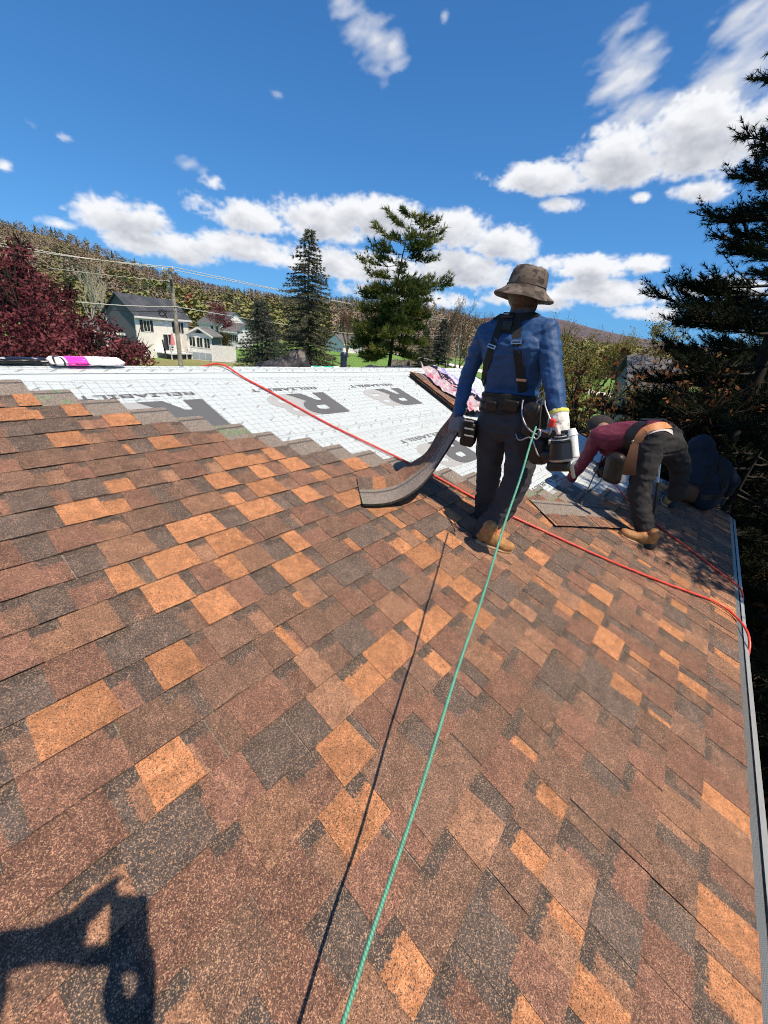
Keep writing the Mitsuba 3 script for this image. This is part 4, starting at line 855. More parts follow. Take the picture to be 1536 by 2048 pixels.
for ch4 in ([(-.084, -.042, -.055, .020), (-.053, -.078, -.052, .0185), (-.028, -.100, -.05, .0140), (-.002, -.128, -.05, .0075)], [(-.080, -.032, -.058, .0160), (-.047, -.062, -.055, .0150), (-.028, -.078, -.05, .0120), (-.010, -.090, -.045, .0085)], [(-.083, -.022, -.06, .0115), (-.054, -.026, -.078, .010), (-.062, -.016, -.098, .009), (-.076, -.012, -.090, .008)], [(-.084, -.006, -.062, .0105), (-.060, -.006, -.078, .009), (-.066, .002, -.094, .008), (-.076, .004, -.088, .0075)],
            [(-.112, .012, -.065, .018), (-.072, .038, -.050, .0180), (-.040, .054, -.034, .0175), (-.014, .064, -.028, .0150)]):
    for a_, b_ in zip(ch4[:-1], ch4[1:]): hl4.append(hullof([(cl(*a_[:3]), a_[3]), (cl(*b_[:3]), b_[3])], 9))
hl4 += [hullof([(wR4, .028), (cl(.052, .165, -.05), .02), (cl(.012, .175, -.045), .02), (cl(.058, .10, -.045), .016)])]
for ch4 in ([(.056, .075, -.045, .011), (.048, .066, -.022, .010), (.044, .060, -.018, .009), (.030, .058, -.024, .008)], [(.058, .092, -.045, .0115), (.052, .084, -.022, .010), (.040, .080, -.020, .009), (.026, .078, -.026, .008)], [(.058, .11, -.045, .0115), (.052, .102, -.022, .010), (.040, .098, -.022, .009), (.026, .096, -.026, .008)], [(.056, .13, -.045, .0105), (.050, .122, -.024, .009), (.040, .116, -.024, .008), (.028, .114, -.028, .0075)], [(.014, .16, -.045, .022), (-.010, .142, -.040, .021), (-.018, .118, -.036, .019), (-.018, .098, -.036, .016)]):
    for a_, b_ in zip(ch4[:-1], ch4[1:]): hl4.append(hullof([(cl(*a_[:3]), a_[3]), (cl(*b_[:3]), b_[3])], 9))
parts += hl4
obj(k4 + 'body', soft(parts, .012, 3), 'skin_tan', True); eyes(p4, hd4, .095, fwd, [0, 0, 1])
cloth('tee_grey', (.18, .18, .19), .9); cloth('work_trousers', (.05, .055, .07), .9)
pp = [hullof([(pelv + UPW * .05, .15), (nck - UPW * .28, .165)]), hullof([(nck - UPW * .28, .165), (sL4 - UPW * .05, .085), (sR4 - UPW * .05, .085), (nck - UPW * .03, .075)]), hullof([(sL4, .075), (sL4 + (eL4 - sL4) * .6, .06)]), hullof([(sR4, .075), (sR4 + (eR4 - sR4) * .6, .06)])]
obj(k4 + 'shirt', crease(soft(pp, .02, 5), .01, 10, 61), 'tee_grey', True)
pp = [hullof([(pelv, .145), (pelv + UPW * .06, .14)])] + [x for s, f_ in ((-1, fl[0]), (1, fl[1])) for x in (hullof([(pelv + [s * .075, 0, 0], .115), (f_ + UPW * .45 + [0, .04, 0], .08)]), hullof([(f_ + UPW * .45 + [0, .04, 0], .08), (f_ + UPW * .1, .065)]))]
obj(k4 + 'trousers', crease(soft(pp, .02, 5), .01, 10, 62), 'work_trousers', True)
for f_ in fl:
    q_ = f_ - OR; s_, t_ = q_[1], q_ @ UPS; add_boot(p4, rp(s_ - .09, t_), rp(s_ + .2, t_ + .01), NR, None, 'boot_tan', 'sole_tan', .29)

# ================================================================ ground, hills and the neighbourhood
GZ = -1.2
def azel(x, y):
    r = MR @ np.array([x - 768., y - 1024., 790.]); h = math.hypot(r[0], r[1]); return np.array([r[0] / h, r[1] / h]), r[2] / h
def dist(x, y, D):
    "the point at horizontal distance D along the sight line of a measured photo point"
    a, t = azel(x, y); return np.array([CAM[0] + a[0] * D, CAM[1] + a[1] * D, CAM[2] + t * D])
def grd(x, D):
    q = dist(x, 640 + .11 * (x - 768), D); q[2] = GZ; return q
def ground_col(p, n, uv):
    d = dr.sqrt(p.x * p.x + p.y * p.y)
    g = mix(mi.Color3f(.055, .125, .020), mi.Color3f(.095, .165, .034), fbm(p.x * .35, p.y * .35, 1., 4))
    g = mix(g, mi.Color3f(.16, .12, .065), smoothstep(.74, .9, fbm(p.x * .06 + 3, p.y * .06, 2., 3)) * .8)
    return g * (.75 + .5 * noise(p.x * 9, p.y * 9, 0.))
scene['ground_mat'] = principled(proc(ground_col), .95)
rr_ = np.r_[0, np.geomspace(3, 7000, 40)]; aa = np.linspace(0, 2 * np.pi, 61)[:-1]
v = [[0, 0, GZ]]; f = []
for i, r_ in enumerate(rr_[1:]):
    for a in aa: v.append([r_ * math.sin(a), r_ * math.cos(a), GZ])
for j in range(60): f.append([0, 1 + j, 1 + (j + 1) % 60])
for i in range(len(rr_) - 2):
    for j in range(60):
        a, b = 1 + i * 60 + j, 1 + i * 60 + (j + 1) % 60; f += [[a, a + 60, b + 60], [a, b + 60, b]]
tag(obj('ground', (np.array(v, float), np.array(f)), 'ground_mat', True), 'spring lawn and open ground around the houses', 'ground', kind='structure')
def litter_col(p, n, uv):
    d1, d2, r = mikit.voronoi(p.x * 14, p.y * 14)
    c = mix(mi.Color3f(.030, .022, .014), mi.Color3f(.13, .072, .035), r * .9)
    return c * smoothstep(.9, .3, d1) * (.6 + .8 * fbm(p.x * 1.3, p.y * 1.3, 0., 3))
scene['litter_mat'] = principled(proc(litter_col), .95)
X, Y = np.meshgrid(np.linspace(.9, 26, 60), np.linspace(-8, 34, 80), indexing='ij')
Zl = GZ + .02 + .25 * (meshkit.fbm(np.stack([X * .3, Y * .3, X * 0], -1), 3) - .4) * np.clip((X - 1.2) / 3, 0, 1) + np.clip(X - 9, 0, 50) * .05
tag(obj('forest_floor', (np.stack([X, Y, Zl], -1).reshape(-1, 3), grid_faces(60, 80)[:, ::-1]), 'litter_mat', True), 'leaf-strewn shaded ground below the eave', 'forest floor', kind='structure')
mottled('road_pale', (.42, .40, .37), (.55, .53, .50), .8, .9)
a0, a1 = grd(940, 118), grd(800, 140)
def road(pts, w, key, label):
    p = spline(pts, 40); t = np.gradient(p, axis=0); s = np.stack([-t[:, 1], t[:, 0], 0 * t[:, 0]], 1); s /= np.linalg.norm(s, axis=1, keepdims=True)
    v = np.stack([p - s * w / 2, p + s * w / 2], 1).reshape(-1, 3); v[:, 2] = GZ + .03
    tag(obj(key, (v, grid_faces(40, 2)), 'road_pale'), label, 'road', kind='structure')
road([grd(700, 200), grd(860, 122), grd(960, 100), grd(1120, 84), grd(1250, 76), grd(1420, 70)], 7., 'road', 'pale road beyond the yards')
# ---- hills
def hill_mesh(azs, els, D0, D1, drop, naz=150, nu=34, tree=8., rough=1.0):
    az = np.linspace(azs[0], azs[-1], naz); el = np.interp(az, azs, els); u = np.linspace(0, 1, nu)
    top = np.tan(np.radians(el)) * D1 + CAM[2] - GZ - tree
    A_, U = np.meshgrid(np.radians(az), u, indexing='ij')
    d = D0 + (D1 * (1 + drop) - D0) * U; k = np.clip((d - D0) / (D1 - D0), 0, 1)
    h = top[:, None] * (k ** 1.25) * (1 - .5 * np.clip((d - D1) / (D1 * drop), 0, 1))
    h += rough * D1 / 60. * (meshkit.fbm(np.stack([A_ * 14, d / D1 * 5, 0 * d], -1), 4) - .5) * np.clip(k * (1.0 - k) * 4, 0, 1)
    return np.stack([CAM[0] + np.sin(A_) * d, CAM[1] + np.cos(A_) * d, GZ - .3 + h], -1), az, top
HA, HE = [-125, -100, -85, -78, -74.5, -70.6, -66.3, -61.3, -56, -52.3, -48, -43.6, -38, -33.4, -27.5, -22, -15, -8, 5, 25], [7.0, 7.6, 7.2, 6.5, 6.45, 5.5, 4.4, 3.6, 3.5, 3.4, 3.7, 4.1, 4.3, 4.4, 3.2, 2.6, 2.0, 1.7, 1.6, 1.6]
D0H, D1H = 135., 600.
hv, haz, htop = hill_mesh(HA, HE, D0H, D1H, .35)
def hill_col(p, n, uv): return mix(mi.Color3f(.075, .058, .036), mi.Color3f(.10, .095, .040), fbm(p.x * .03, p.y * .03, p.z * .03, 4))
scene['hill_mat'] = principled(proc(hill_col), .95)
tag(obj('hill', (hv.reshape(-1, 3), grid_faces(*hv.shape[:2])), 'hill_mat', True), 'wooded hillside behind the houses', 'hill', kind='structure')
fv, _, _ = hill_mesh([-36, -30, -25, -22, -19, -16.7, -13.8, -9.9, -5, 6, 20], [1.6, 2.5, 3.3, 3.65, 3.8, 3.65, 3.1, 2.55, 2.2, 1.9, 1.6], 2400, 3600, .3, 90, 20, 0., .5)
def far_col(p, n, uv): return mix(mi.Color3f(.058, .048, .062), mi.Color3f(.085, .066, .075), fbm(p.x * .012, p.y * .012, p.z * .02, 4))
scene['far_hill_mat'] = principled(proc(far_col), .95)
tag(obj('far_hill', (fv.reshape(-1, 3), grid_faces(*fv.shape[:2])), 'far_hill_mat', True), 'far purplish ridge on the skyline behind the standing man', 'hill', kind='structure')
# a slim mast on the far ridge
mq = dist(1135, 640, 3500); scene_key = obj('mast', tube([mq + [0, 0, -30], mq + [0, 0, 62]], [1.6, .8], 5), 'steel', True); tag(scene_key, 'slim radio mast on the far ridge', 'mast')

# ---------------------------------------------------------------- vegetation tools
def unit(v): return v / (np.linalg.norm(v, axis=-1, keepdims=True) + 1e-12)
def tufts(P, D, L, k, w, cone, rng):
    "k needles from each point, spread about its direction"
    N = len(P); D = unit(np.repeat(D, k, 0) + rng.normal(0, cone, (N * k, 3))); P = np.repeat(P, k, 0); L = np.repeat(np.broadcast_to(L, (N,)), k)[:, None] * rng.uniform(.7, 1.15, (N * k, 1))
    s = unit(np.cross(D, rng.normal(0, 1, (N * k, 3)))) * w * L
    v = np.stack([P - s, P + s, P + D * L], 1).reshape(-1, 3); return v, np.arange(len(v)).reshape(-1, 3)
def leaves(P, size, rng, flat=.0, aspect=.55):
    N = len(P); n = rng.normal(0, 1, (N, 3)); n[:, 2] += flat * np.sign(n[:, 2]); n = unit(n); a = unit(np.cross(n, rng.normal(0, 1, (N, 3)))); b = np.cross(n, a)
    L = (np.broadcast_to(size, (N,)) * rng.uniform(.6, 1.25, N))[:, None]
    v = np.stack([P - a * L, P + b * L * aspect + n * L * .12, P + a * L, P - b * L * aspect + n * L * .12], 1).reshape(-1, 3)
    q = np.arange(N)[:, None] * 4; return v, np.vstack([q + [0, 1, 2], q + [0, 2, 3]])
def merge(items):
    v, f, n = [], [], 0
    for a, b in items: v.append(np.asarray(a)); f.append(np.asarray(b) + n); n += len(a)
    return np.vstack(v), np.vstack(f)
def branch_tubes(segs, sides=4):
    "segs: list of (points, radii)"
    return merge([tri(tube(p, r, sides, False)) for p, r in segs])
def tri(m):
    v, f = np.asarray(m[0]), np.asarray(m[1])
    return (v, f) if f.shape[1] == 3 else (v, np.vstack([f[:, [0, 1, 2]], f[:, [0, 2, 3]]]))
def grow(base, d, L, r, depth, rng, spread=.6, up=.25, kids=(2, 4), segs=None, tips=None, wig=.12, rmin=.004):
    segs = [] if segs is None else segs; tips = [] if tips is None else tips
    n = 5; p = [np.asarray(base, float)]; d = np.asarray(d, float) / np.linalg.norm(d)
    for i in range(n): d = d + rng.normal(0, wig, 3) + [0, 0, up * .12]; d /= np.linalg.norm(d); p.append(p[-1] + d * L / n)
    segs.append((np.array(p), np.linspace(r, max(rmin, r * .55), n + 1))); tips.append((p[-1], d, depth))
    if depth > 0:
        for _ in range(rng.integers(kids[0], kids[1] + 1)):
            t = rng.uniform(.35, 1.0); i = min(n - 1, int(t * n)); q = p[i] + (p[i + 1] - p[i]) * (t * n - i)
            nd = d + unit(rng.normal(0, 1, 3)) * spread * 1.3 + [0, 0, up]; grow(q, nd, L * rng.uniform(.5, .78), max(rmin, r * .58), depth - 1, rng, spread, up, kids, segs, tips, wig, rmin)
    return segs, tips
mottled('bark_grey', (.09, .075, .06), (.17, .145, .12), 9, .95); mottled('bark_dark', (.016, .013, .010), (.034, .027, .021), 9, .95); mottled('bark_brown', (.10, .070, .048), (.16, .12, .085), 9, .95); mottled('bark_birch', (.38, .35, .30), (.50, .47, .42), 5, .9)
def foliage(key, c0, c1, sc, trans=.25):
    def fn(p, n, uv, c0=c0, c1=c1, s=sc): return mix(c0, c1, smoothstep(.3, .7, fbm(p.x * s, p.y * s, p.z * s, 3)))
    def fn2(p, n, uv, c0=c0, c1=c1, s=sc): return mix(c0, c1, smoothstep(.3, .7, fbm(p.x * s, p.y * s, p.z * s, 3))) * .4
    scene[key] = {'type': 'principledthin', 'base_color': proc(fn), 'roughness': .65, 'diff_trans': trans, 'spec_trans': 0., 'eta': 1.3} ; return key
foliage('needle_spruce', (.070, .077, .052), (.150, .150, .105), .9); foliage('needle_blue', (.056, .070, .060), (.115, .128, .108), 1.2)
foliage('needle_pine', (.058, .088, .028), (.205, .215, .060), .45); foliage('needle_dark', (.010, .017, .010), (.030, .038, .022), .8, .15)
foliage('leaf_purple', (.10, .028, .036), (.235, .075, .085), 1.6); foliage('bud_olive', (.20, .18, .05), (.31, .28, .085), .8); foliage('leaf_brown', (.10, .045, .022), (.22, .10, .045), 2.); foliage('leaf_dull', (.045, .045, .018), (.10, .085, .035), 1.1)
def spruce(name, base, h, R, seed, matk, label, group=None, dens=1., L=.26, skirt=.03):
    rng = np.random.default_rng(seed); t = thing(name, label, 'tree', group); base = np.asarray(base, float)
    segs = [(base + np.outer(np.linspace(0, h, 8), [0, 0, 1]), np.linspace(.022 * h, .008, 8))]
    P, D = [], []
    z = skirt * h
    while z < h * .985:
        k = z / h; n = max(4, int((7 + 4 * (1 - k)) * dens)); a0 = rng.uniform(0, 6.28)
        for j in range(n):
            a = a0 + j * 6.283 / n + rng.normal(0, .28); Lb = R * (1 - k) ** .8 * rng.uniform(.58, 1.16) * (1 + .18 * math.sin(a * 2 + k * 9)) + .12
            o = np.array([math.cos(a), math.sin(a), 0]); s = np.linspace(0, 1, max(3, int(Lb / .22)))
            pts = base + [0, 0, z + rng.normal(0, .012 * h)] + np.outer(s * Lb, o) + np.outer((.10 * s - .32 * s ** 2 + .14 * s ** 4) * Lb, [0, 0, 1.])
            if Lb > .6: segs.append((pts[[0, len(pts) // 2, -1]], np.array([.02, .012, .004]) * (h / 9)))
            sd = np.cross(o, [0, 0, 1])
            for i in range(1, len(pts)):
                for sg in (-1, 0, 1):
                    P.append(pts[i] + rng.normal(0, .03, 3)); D.append(o * .8 + sd * sg * rng.uniform(.5, 1.0) + [0, 0, -.25 + rng.normal(0, .12)])
        z += (.020 + .016 * (1 - k)) * h * (1. / dens) ** .5
    v, f = tufts(np.array(P), np.array(D), L, 5, .085, .38, rng); obj(t + '__crown', (v, f), matk)
    obj(t + '__trunk', branch_tubes(segs, 3), 'bark_grey', True); return t
def pine(name, base, h, limbs, seed, matk, label, L=.3, trunk=None, k=14, lean=(0, 0), bark='bark_brown', group=None, rt=.02, w=.035, lift=.6):
    "limbs: (height fraction, azimuth deg, length, rise, tuft count)"
    rng = np.random.default_rng(seed); t = thing(name, label, 'tree', group); base = np.asarray(base, float)
    tk = np.linspace(0, 1, 10); tp = base + np.outer(tk * h, [0, 0, 1]) + np.outer(tk ** 1.5, [lean[0], lean[1], 0]) + .012 * h * np.stack([np.sin(tk * 7), np.cos(tk * 5), 0 * tk], 1)
    segs = [(tp, np.linspace(rt * h, .02, 10))]; P, D = [], []
    for zf, az, Lb, rise, nt in limbs:
        a = math.radians(az); o = np.array([math.sin(a), math.cos(a), 0]); q = np.array([np.interp(zf, tk, tp[:, i]) for i in range(3)])
        s = np.linspace(0, 1, 7); pts = q + np.outer(s * Lb, o) + np.outer((rise * s ** 1.6 - .05 * np.sin(s * 3.1)) * Lb, [0, 0, 1.]) + rng.normal(0, .02 * Lb, (7, 3)) * s[:, None]
        segs.append((pts, np.linspace(.05 * Lb ** .5 * .5, .008, 7)))
        for _ in range(nt):
            u = rng.uniform(.12, 1.0) ** .7; i = min(5, int(u * 6)); b0 = pts[i] + (pts[i + 1] - pts[i]) * (u * 6 - i)
            sd = unit(np.cross(o, [0, 0, 1.])) * rng.choice([-1, 1]); bl = Lb * rng.uniform(.14, .46) * (1.3 - u * .75)
            bd = unit(o * rng.uniform(.3, 1.) + sd * rng.uniform(.1, 1.1) + [0, 0, rng.uniform(-.15, .75) * lift])
            segs.append((np.array([b0, b0 + bd * bl * .6, b0 + bd * bl + [0, 0, .10 * bl]]), np.array([.012, .008, .004])))
            for q_ in np.linspace(.35, 1., max(2, int(bl / (L * .62)))):
                P.append(b0 + bd * bl * q_ + [0, 0, .10 * bl * q_ ** 2] + rng.normal(0, .10 * L, 3)); D.append(bd + rng.normal(0, .35, 3) + [0, 0, .35 * lift])
    v, f = tufts(np.array(P), np.array(D), L, k, w, .55, rng); obj(t + '__crown', (v, f), matk)
    obj(t + '__trunk', merge([tri(tube(p_, r_, 6 if i_ == 0 else 3, False)) for i_, (p_, r_) in enumerate(segs)]), bark, True); return t
def shrubby(name, base, h, seed, label, matk, bark, nbud, size, r=.05, depth=4, spread=.55, kids=(3, 4), lean=(0, 0, 1), cat='tree', group=None, stems=1, upb=.3, clump=1, jit=.1, L0=.42):
    rng = np.random.default_rng(seed); t = thing(name, label, cat, group); segs, tips = [], []
    for i in range(stems): grow(np.asarray(base, float) + rng.normal(0, .15, 3) * [1, 1, 0] * (stems > 1), np.array(lean) + rng.normal(0, .22, 3) * (stems > 1), h * L0, r, depth, rng, spread, upb, kids, segs, tips)
    obj(t + '__trunk', merge([tri(tube(p_ if r_[0] > .02 else p_[::2] if len(p_) > 4 else p_, r_ if r_[0] > .02 else r_[::2] if len(r_) > 4 else r_, 5 if r_[0] > .02 else 3, False)) for p_, r_ in segs]), bark, True)
    T_ = np.array([q[0] for q in tips if q[2] <= 1]); tw = [s for s in segs if s[1][0] < r * .25]
    if nbud:
        idx = rng.integers(0, len(tw), nbud); u = rng.uniform(.2, 1, nbud); P = []
        for i, w in zip(idx, u):
            p = tw[i][0]; k = min(len(p) - 2, int(w * (len(p) - 1))); P.append(p[k] + (p[k + 1] - p[k]) * rng.uniform())
        P = np.array(P) + rng.normal(0, jit, (nbud, 3)); obj(t + '__crown', leaves(P, size, rng), matk)
    return t
# ---------------------------------------------------------------- the wood on the hillside: trees too many and too far to count
rngf = np.random.default_rng(3)
FV, FF, FC, fn_ = [], [], [], 0
def put_far(v, f, col):
    global fn_
    FV.append(v); FF.append(f + fn_); FC.append(np.tile(col, (len(v), 1)) * rngf.uniform(.8, 1.2, (len(v) // 1, 1)) if np.ndim(col) == 1 else col); fn_ += len(v)
def far_conifer(h):
    v, f, n = [], [], 0
    for k in range(6):
        z0, z1, r = h * (.06 + k * .145), h * min(1., .36 + k * .145), h * .20 * (1 - k * .145); m = 8
        a = np.arange(m) * 2 * np.pi / m + rngf.uniform(0, 6); rad = r * rngf.uniform(.6, 1.25, m)
        v += [np.c_[rad * np.cos(a), rad * np.sin(a), np.full(m, z0) + rngf.normal(0, h * .02, m)], [[0, 0, z1]]]; f += [[n + i, n + (i + 1) % m, n + m] for i in range(m)]; n += m + 1
    return np.vstack(v), np.array(f)
def far_broad(h, n=38, bare=False):
    u = unit(rngf.normal(0, 1, (n, 3))) * rngf.uniform(.35, 1, (n, 1)) ** .5
    P = u * [h * .27, h * .27, h * .36] + [0, 0, h * .6]
    v, f = leaves(P, h * (.076 if bare else .096), rngf, 1.1, .5 if bare else .8)
    s = np.array([[-.008 * h, 0, 0], [.008 * h, 0, 0], [0, 0, h * .8]]); return np.vstack([v, s]), np.vstack([f, [[len(v), len(v) + 1, len(v) + 2]]])
NF = 7000
azf = rngf.uniform(-84, -3, NF); uf = rngf.uniform(0, 1, NF) ** .8
patch = meshkit.fbm(np.stack([azf / 6., uf * 5, 0 * azf], -1), 3, 2); patch2 = meshkit.fbm(np.stack([azf / 4.5 + 9, uf * 7, 0 * azf], -1), 3, 5)
for i in np.argsort(-uf):
    az, u = azf[i], uf[i]; d = D0H + (D1H * 1.03 - D0H) * u; k = min(1, (d - D0H) / (D1H - D0H))
    ia = np.interp(az, haz, np.arange(len(haz))); iu = (d - D0H) / (D1H * 1.35 - D0H) * (hv.shape[1] - 1)
    z = hv[int(ia), int(min(iu, hv.shape[1] - 1)), 2]
    p = np.array([CAM[0] + math.sin(math.radians(az)) * d, CAM[1] + math.cos(math.radians(az)) * d, z - .5])
    right_ = np.clip((az + 62) / 12, 0, 1) * np.clip((-36 - az) / 6, 0, 1)
    con = (.05 + .40 * right_ * (k > .35) + .16 * (k > .93) * (az < -50) + .30 * (patch2[i] > .62)) * (az < -27)
    if rngf.random() < con:
        h = rngf.uniform(5.5, 10); v, f = far_conifer(h); c = np.array([.055, .072, .048]) * rngf.uniform(.7, 1.6) + rngf.uniform(0, .012, 3)
    else:
        h = rngf.uniform(6.5, 10.5); low = np.clip((.58 - k) / .2, 0, 1) * ((az < -46) * (patch[i] < .60) + .6 * (az > -24))
        if rngf.random() < low * .85 + .05: v, f = far_broad(h); c = np.array([.205, .215, .085]) * rngf.uniform(.65, 1.15) + [rngf.uniform(-.02, .03), 0, 0]
        else: v, f = far_broad(h, 42, True); c = np.array([.250, .205, .158]) * rngf.uniform(.65, 1.25) + [rngf.uniform(-.008, .02), 0, 0]
        if rngf.random() < .006: c = np.array([.20, .045, .035])
    col = np.clip(np.tile(c, (len(v), 1)) * rngf.uniform(.88, 1.12, (len(v), 1)), 0, 1)
    FV.append(v * [1, 1, 1] + p); FF.append(f + fn_); FC.append(col); fn_ += len(v)
scene['forest_mat'] = {'type': 'twosided', 'bsdf': {'type': 'diffuse', 'reflectance': {'type': 'mesh_attribute', 'name': 'vertex_color'}}}
k = numbered('hillside_forest'); scene[k] = mikit.ply((np.vstack(FV), np.vstack(FF)), 'forest_mat', color=np.vstack(FC)); tag(k, 'bare, budding and evergreen trees covering the hillside', 'forest', kind='stuff')
# ---------------------------------------------------------------- single trees
b = grd(616, 41); spruce('spruce_tree', b, dist(612, 450, 41)[2] - GZ, 4.1, 21, 'needle_spruce', 'tall grey-green spruce left of the pine, tallest of the spruces', dens=1.15, L=.34)
b = grd(522, 36); spruce('spruce_tree', b, dist(524, 597, 36)[2] - GZ, 2.9, 22, 'needle_blue', 'shorter blue-green spruce hugging the left foot of the tallest spruce', dens=1.1, L=.30)
b = grd(856, 78); spruce('spruce_tree', b, dist(853, 653, 78)[2] - GZ, 2.1, 23, 'needle_spruce', 'small spruce right beside the tall pine\'s trunk, left of the other small spruce', dens=.85, L=.42)
b = grd(888, 82); spruce('spruce_tree', b, dist(891, 636, 82)[2] - GZ, 2.7, 24, 'needle_blue', 'small dark spruce standing left of the thin leaning utility pole', dens=.85, L=.46, skirt=.16)
D = 56; b = grd(783, D); hp_ = dist(824, 428, D)[2] - GZ; tip = dist(824, 428, D)
lim = []
rp_ = np.random.default_rng(8)
for zf, az, Lb, rise, nt in ((.985, 60, 2.2, .5, 26), (.97, 250, 2.0, .6, 22), (.93, 55, 4.2, .30, 44), (.92, 235, 3.6, .45, 36), (.90, 330, 3, .4, 26), (.86, 50, 5.4, .22, 60), (.86, 240, 5.0, .35, 48), (.82, 140, 4, .3, 34), (.80, 58, 5.2, .12, 56), (.785, 232, 5.6, .22, 48), (.74, 45, 5.2, .10, 50), (.71, 238, 6.2, .16, 60), (.69, 320, 4, .2, 30), (.66, 230, 5.0, .05, 50), (.64, 52, 5.0, .05, 44),
                          (.60, 55, 8.4, -.02, 84), (.58, 130, 5, .1, 34), (.56, 235, 5.5, .0, 60), (.55, 330, 5, .1, 36), (.52, 55, 5.8, .0, 60), (.50, 240, 4.8, .0, 60), (.48, 160, 5, .0, 60), (.45, 60, 5.6, -.05, 66), (.43, 235, 5.4, -.05, 66), (.40, 330, 5, 0, 40), (.40, 120, 5, -.05, 60), (.36, 232, 6.4, -.10, 80), (.35, 62, 5.4, -.10, 66), (.31, 150, 5, -.1, 66), (.29, 240, 7., -.14, 86), (.27, 60, 5.4, -.12, 60), (.23, 235, 6.6, -.16, 80), (.21, 180, 5, -.15, 60), (.20, 50, 4.6, -.1, 44), (.17, 232, 5.4, -.14, 60)):
    for e_ in range(3 if zf < .62 else 2):
        lim.append((zf + rp_.normal(0, .012), az + rp_.normal(0, 34 if e_ else 10), Lb * .74 * (1 if e_ == 0 else rp_.uniform(.45, .95)), rise + rp_.normal(0, .08), int(nt * (.55 if zf > .62 else .75))))
pine('pine_tree', b, hp_, lim, 31, 'needle_pine', 'tall ragged white pine with open upper branches against the clouds', L=.62, k=11, lean=(tip - b)[:2], bark='bark_dark', rt=.014, w=.06, lift=1.)
# bare trees beyond the yards
for i, (x, D, h, sd, lb) in enumerate(((905, 86, 14, 41, 'bare brown willow-like tree just left of the thin leaning utility pole'), (932, 92, 15, 42, 'bare brown spreading tree right of the thin leaning utility pole, by the man\'s shoulder'), (700, 95, 13, 43, 'bare orange-brown tree between the tallest spruce and the tall pine'), (737, 100, 12, 44, 'bare reddish-brown tree close to the left side of the tall pine'))):
    shrubby('bare_tree', grd(x, D), h, sd, lb, 'leaf_brown', 'bark_brown', 900, .09, .16, 4, .40, (3, 4), upb=.55, stems=2, jit=.3)
for i, (x, D, h, sd, lb) in enumerate(((170, 100, 13, 45, 'slender pale birch behind the low roof, leftmost of the two birches'), (205, 104, 14, 46, 'slender pale birch behind the white house\'s gable, right of the other birch'))):
    shrubby('birch_tree', grd(x, D), h, sd, lb, 'bud_olive', 'bark_birch', 500, .10, .13, 3, .28, (3, 4), upb=.6, stems=3, jit=.3)
b = grd(430, 92); shrubby('red_tree', b, 8.5, 47, 'small red budding tree above the farther houses', 'leaf_purple', 'bark_brown', 2600, .12, .12, 4, .45, (3, 4), upb=.4, jit=.3)
b = grd(432, 70); shrubby('green_shrub', b, 4.2, 48, 'rounded olive shrub behind the white fence', 'leaf_dull', 'bark_brown', 3800, .10, .06, 4, .7, (3, 4), cat='shrub', stems=4, jit=.3)
# purple-leaved tree at the left
rng = np.random.default_rng(51)
pt = thing('purple_leaf_tree', 'broad dark red-purple leafed tree filling the left edge beyond the ridge', 'tree')
cent = []
for x, y, D, r_ in ((34, 520, 14.5, .40), (30, 560, 14, .62), (5, 600, 13.5, .7), (70, 588, 14.5, .7), (112, 600, 14.5, .42), (40, 625, 13, 1.0), (100, 640, 13.5, .75), (0, 660, 12.8, 1.2), (60, 680, 13, 1.1), (120, 690, 13.5, 1.0), (160, 668, 14, .62), (195, 690, 14, .8), (245, 700, 14, .72), (165, 715, 13.5, 1.0), (215, 722, 13.6, .9), (262, 722, 14, .7), (30, 735, 12.6, 1.3), (110, 740, 13, 1.2), (-40, 610, 14, .8), (-60, 690, 13.5, 1.2), (285, 704, 14.2, .42), (40, 488, 14.6, .28), (208, 648, 14.2, .32), (140, 580, 14.5, .28), (12, 545, 14.6, .4)):
    cent.append((dist(x, y, D), r_))
base = grd(60, 13.8); segs = []
for c, r_ in cent:
    mid = base + (c - base) * .45 + [0, 0, .5]; segs.append((np.array([base + [0, 0, .8], mid, c, c + rng.normal(0, .3, 3) + [0, 0, r_ * .6]]), np.array([.09, .05, .025, .006])))
    for _ in range(9):
        d = unit(rng.normal(0, 1, 3) + [0, 0, .4]); segs.append((np.array([c - d * .2, c + d * r_ * .6, c + d * r_ * rng.uniform(.9, 1.25)]), np.array([.018, .010, .004])))
segs.append((np.array([base, base + [0, 0, 1.0]]), np.array([.16, .12])))
obj(pt + '__trunk', branch_tubes(segs, 5), 'bark_dark', True)
P = []
for c, r_ in cent:
    n = int(1900 * r_ ** 2); q = unit(rng.normal(0, 1, (n, 3))) * (rng.uniform(.12, 1, (n, 1)) ** .45) * r_; q *= 1 + .55 * (meshkit.fbm((q + c) * 1.7, 3)[:, None] - .5)
    P.append(c + q * [1, 1, .82])
P = np.vstack(P); keep = meshkit.fbm(P * 2.1, 3, 8) > .46; obj(pt + '__crown', leaves(P[keep], .052, rng, 0, .5), 'leaf_purple')
